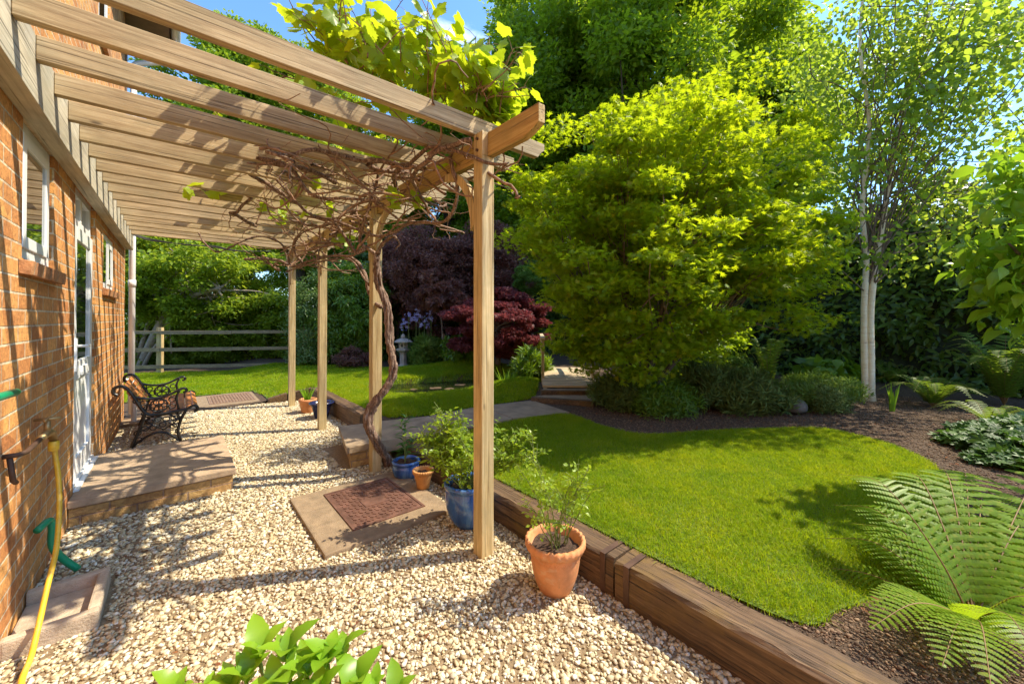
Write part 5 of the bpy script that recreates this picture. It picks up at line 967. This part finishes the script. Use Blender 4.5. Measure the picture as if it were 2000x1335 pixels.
# ferns
def frond_geo(pts, Lmax, npin=24, npn=10, droop=.25, seed=1, hood=0):
    g = np.random.default_rng(seed); pts = [np.array(p) for p in smooth_path(pts, 8)]; n = len(pts); V = []; F = []; FL = sum(np.linalg.norm(b_-a_) for a_, b_ in zip(pts, pts[1:]))
    def at(t): k = t*(n-1); i = min(int(k), n-2); return pts[i]+(pts[i+1]-pts[i])*(k-i), unit(pts[i+1]-pts[i])
    for j in range(npin):
        t = .12+.87*(j/(npin-1)); p, T = at(t); up = np.array([0, 0, 1.]); sd = unit(np.cross(T, up)); nrm = unit(np.cross(sd, T)); s_ = (t-.12)/.88; L = Lmax*(math.sin(math.pi*(.25+.75*s_)**1.0)**.9*.97+.03)*min(1, FL/.55)*g.uniform(.9, 1.08)
        for sg in (-1, 1):
            d = unit(sd*sg+T*.38+nrm*.12); wd = FL/npin*.40*(1-.3*s_); q = unit(T-d*(T@d))
            for m_ in range(npn):
                a = (m_+.15)/npn; c = p+d*L*a-nrm*droop*L*a*a; w_ = wd*(1-a)**.55+.0012; l_ = L/npn*1.25
                for s2 in (-1, 1):
                    b = len(V); e1 = c+q*s2*w_+d*l_*.55-nrm*.12*w_
                    V += [c, c+d*l_*.9, c+q*s2*w_+d*l_*.7-nrm*.12*w_, c+q*s2*w_*.9+d*l_*.12]; F.append((b, b+1, b+2, b+3))
    return np.array(V), np.array(F), pts
M['rachis'] = plain('fern stalk', (.22, .13, .04), .6, var=.2)
def fern(name, base, fronds, label, mat='fern', cat='fern', seed=1, npin=26, npn=10, Lm=.15, group='ferns in the garden bed'):
    base = np.array(base, float); e = empty(name, base); tag(e, label, cat, group)
    for i, (tip, lift, L) in enumerate(fronds):
        t = np.array(tip)-base; hz = t*np.array([1, 1, 0]); pts = [np.zeros(3), hz*.22+np.array([0, 0, t[2]*.42+lift*.6]), hz*.60+np.array([0, 0, t[2]*.86+lift]), t]
        V, F, pp = frond_geo(pts, L, npin, npn, seed=seed*50+i); sm = MB().tube(pp, [.0045*(1-.8*k/len(pp)) for k in range(len(pp))], 4, cap=False)
        me = npmesh('frond', np.concatenate([V, np.array(sm.v)]), np.concatenate([F, np.array(sm.f)+len(V)])); me.materials.append(M[mat]); me.materials.append(M['rachis'])
        mi = np.zeros(len(me.polygons), np.int32); mi[-len(sm.f):] = 1; me.polygons.foreach_set('material_index', mi); link('frond', me, None, e)
    return e
fb_ = np.array([3.06, 0.0, .19])
FT = [(1640, 925, 2.25, .10), (1628, 985, 2.15, .10), (1590, 1105, 2.0, .06), (1680, 1180, 1.65, .06), (1830, 922, 2.35, .14), (1925, 965, 2.3, .14), (1720, 1000, 2.2, .10), (2000, 985, 2.2, .14), (2050, 1020, 2.0, .12), (2080, 1130, 1.8, .10), (2080, 1230, 1.4, .08), (1700, 1070, 2.1, .08), (1870, 1010, 2.15, .12), (1780, 960, 2.35, .12), (2100, 900, 2.4, .14)]
FT += [(1840, 1300, 1.28, .05), (1700, 1225, 1.45, .06), (1935, 1335, 1.18, .05), (2030, 1290, 1.25, .06), (1610, 1050, 2.1, .10), (1750, 930, 2.4, .16), (1880, 930, 2.35, .16), (1960, 1060, 2.0, .12), (1820, 1060, 2.1, .12), (1660, 1020, 2.25, .10), (1940, 1150, 1.8, .10), (1730, 1120, 1.95, .07)]
fern('near_fern', fb_, [(P(u, v, d), l, .135) for u, v, d, l in FT], 'large bright green fern at the bottom right corner beside the lawn', npin=25, npn=10, seed=2)
def radial(base, n, L, h, seed, lift=.1, fl=.13, spread=(0, 6.283)):
    g = np.random.default_rng(seed); b = np.array(base); o = []
    for k in range(n):
        a = spread[0]+(spread[1]-spread[0])*(k+g.random()*.7)/n; r = L*g.uniform(.65, 1.05); o.append((b+np.array([math.cos(a)*r, math.sin(a)*r, h*g.uniform(.6, 1.1)]), lift*g.uniform(.7, 1.3), fl))
    return o
def fz(p): return (p[0], p[1], float(H(p[0], p[1])))
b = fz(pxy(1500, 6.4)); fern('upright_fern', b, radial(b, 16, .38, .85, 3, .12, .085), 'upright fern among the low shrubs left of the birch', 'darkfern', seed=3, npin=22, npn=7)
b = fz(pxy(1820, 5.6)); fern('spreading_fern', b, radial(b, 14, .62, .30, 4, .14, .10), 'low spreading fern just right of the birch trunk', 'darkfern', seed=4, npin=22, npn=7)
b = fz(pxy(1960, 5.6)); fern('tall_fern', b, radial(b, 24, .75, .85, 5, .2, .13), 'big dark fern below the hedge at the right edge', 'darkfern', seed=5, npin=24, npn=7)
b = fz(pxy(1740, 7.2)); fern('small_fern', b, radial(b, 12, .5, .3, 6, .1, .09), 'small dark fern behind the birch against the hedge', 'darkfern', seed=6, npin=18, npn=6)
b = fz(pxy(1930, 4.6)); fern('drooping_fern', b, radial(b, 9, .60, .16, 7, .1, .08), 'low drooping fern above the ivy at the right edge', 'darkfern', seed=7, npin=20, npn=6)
# bed plants
p = P(1742, 826, 5.35); blade_plant('sword_leaved_plant', (p[0], p[1], float(H(p[0], p[1]))), 8, .42, .04, 'swordleaf', 'small clump of upright sword leaves on the bare soil in front of the birch', 'plant', .2, 13, r0=.03)
def iv():
    g = np.random.default_rng(131); e = []; 
    p = np.stack([g.uniform(5.7, 7.6, 5200), g.uniform(-1.3, .35, 5200)], -1); k = (p[:, 0]-6.95)/1.15; m_ = (np.hypot((p[:, 0]-6.6)/1.0, (p[:, 1]+.45)/.62) < 1+.15*np.sin(p[:, 0]*9)); p = p[m_]
    z = H(p[:, 0], p[:, 1])+.03+.20*g.random(len(p))*np.clip(1.2-np.hypot((p[:, 0]-6.6)/1.0, (p[:, 1]+.45)/.62), 0, 1)*1.6; pos = np.stack([p[:, 0], p[:, 1], z], -1)
    o = leaves('ivy', T_palm(5, .26, 110), pos, np.tile([-.3, -.1, 1.], (len(pos), 1))+.4*g.normal(size=pos.shape), g.normal(size=pos.shape)*np.array([1, 1, .2]), .075*(.6+.7*g.random(len(pos))), M['ivy']); tag(o, 'glossy green ivy ground cover at the right edge of the bed', 'ivy', kind='stuff')
iv()
jn = [(1215, 815, 5.3, (.40, .38, .42), 'juniper'), (1290, 800, 5.1, (.46, .42, .34), 'juniper'), (1375, 795, 5.4, (.5, .42, .62), 'juniper'), (1460, 790, 5.2, (.5, .42, .44), 'juniper'), (1540, 805, 5.4, (.46, .38, .28), 'juniper'), (1605, 815, 5.2, (.34, .32, .2), 'juniper')]
jl = ['dark juniper mound at the foot of the maple nearest the steps', 'dark spiky juniper mound beneath the middle of the maple', 'grey green juniper mound below the right of the maple', 'grey green juniper mound left of the upright fern', 'low green shrub before the rock', 'low green shrub at the right end of the juniper row']
for i, ((u, v, d, r, mt_), lb) in enumerate(zip(jn, jl)):
    p = pxy(u, d+.1); shrub('juniper_bush', p, r, (60, 52, 70, 66, 60, 50)[i], 200, TN, (.09, .075, .085, .10, .07, .06)[i], ('juniper', 'hedge', 'juniper', 'juniper', 'heather', 'juniper')[i], lb, crad=(.15, .2, .14, .18, .13, .12)[i], seed=140+i, droop=(-.9, -.3, -1.2, -.7, -1, -.8)[i], shell=.4, group='low junipers under the maple')
shrub('low_shrub', pxy(1600, 5.9), (.55, .45, .34), 70, 200, TN, .075, 'heather', 'bright yellow green low shrub left of the birch trunk', crad=.14, seed=150, droop=-1.2)
shrub('low_shrub', pxy(1192, 5.75), (.26, .24, .26), 34, 200, TN, .07, 'heather', 'sunlit bright green tuft beside the end of the steps', crad=.11, seed=151, droop=-1.2)
shrub('yellow_shrub', pxy(1445, 6.3), (.28, .25, .55), 40, 120, TO, .05, 'heather', 'yellow flecked shrub left of the upright fern', crad=.13, seed=152)
shrub('broad_leaved_plant', pxy(1620, 7.2), (.7, .4, .42), 22, 20, T_ovate(.9, .04, .2), .17, 'hedge', 'round leaved plants at the foot of the hedge left of the birch', crad=.2, seed=153, stems=6)
shrub('backing_shrub', pxy(1330, 7.6), (1.5, .9, 1.5), 90, 110, TO, .10, 'darkleaf', 'green shrubs behind the maple stems', crad=.32, seed=154)
# fallen leaves
g = np.random.default_rng(160); n = 260; x = g.uniform(2.6, 8.5, n); y = g.uniform(-.8, 3.4, n); k = ~inpoly(x, y, LAWN1); x, y = x[k], y[k]; pos = np.stack([x, y, H(x, y)+.022], -1)
o = leaves('fallen_leaves', TO, pos, np.tile([0, 0, 1.], (len(x), 1))+.3*g.normal(size=pos.shape), g.normal(size=pos.shape)*np.array([1, 1, .1]), .035, M['deadleaf']); tag(o, 'small brown fallen leaves scattered on the soil', 'leaf litter', kind='stuff')
n = 210; x = g.uniform(.1, 2.3, n); y = g.uniform(.2, 7, n)**1.0; pos = np.stack([x, y, 0*x+.022], -1)
o = leaves('fallen_leaves', TO, pos, np.tile([0, 0, 1.], (n, 1))+.4*g.normal(size=pos.shape), g.normal(size=pos.shape)*np.array([1, 1, .1]), .012+.016*g.random(n), M['deadleaf']); tag(o, 'tiny dry leaf scraps scattered over the gravel', 'leaf litter', kind='stuff')
SC.cycles.max_bounces = 10; SC.cycles.transmission_bounces = 6; SC.cycles.diffuse_bounces = 4
print('done')
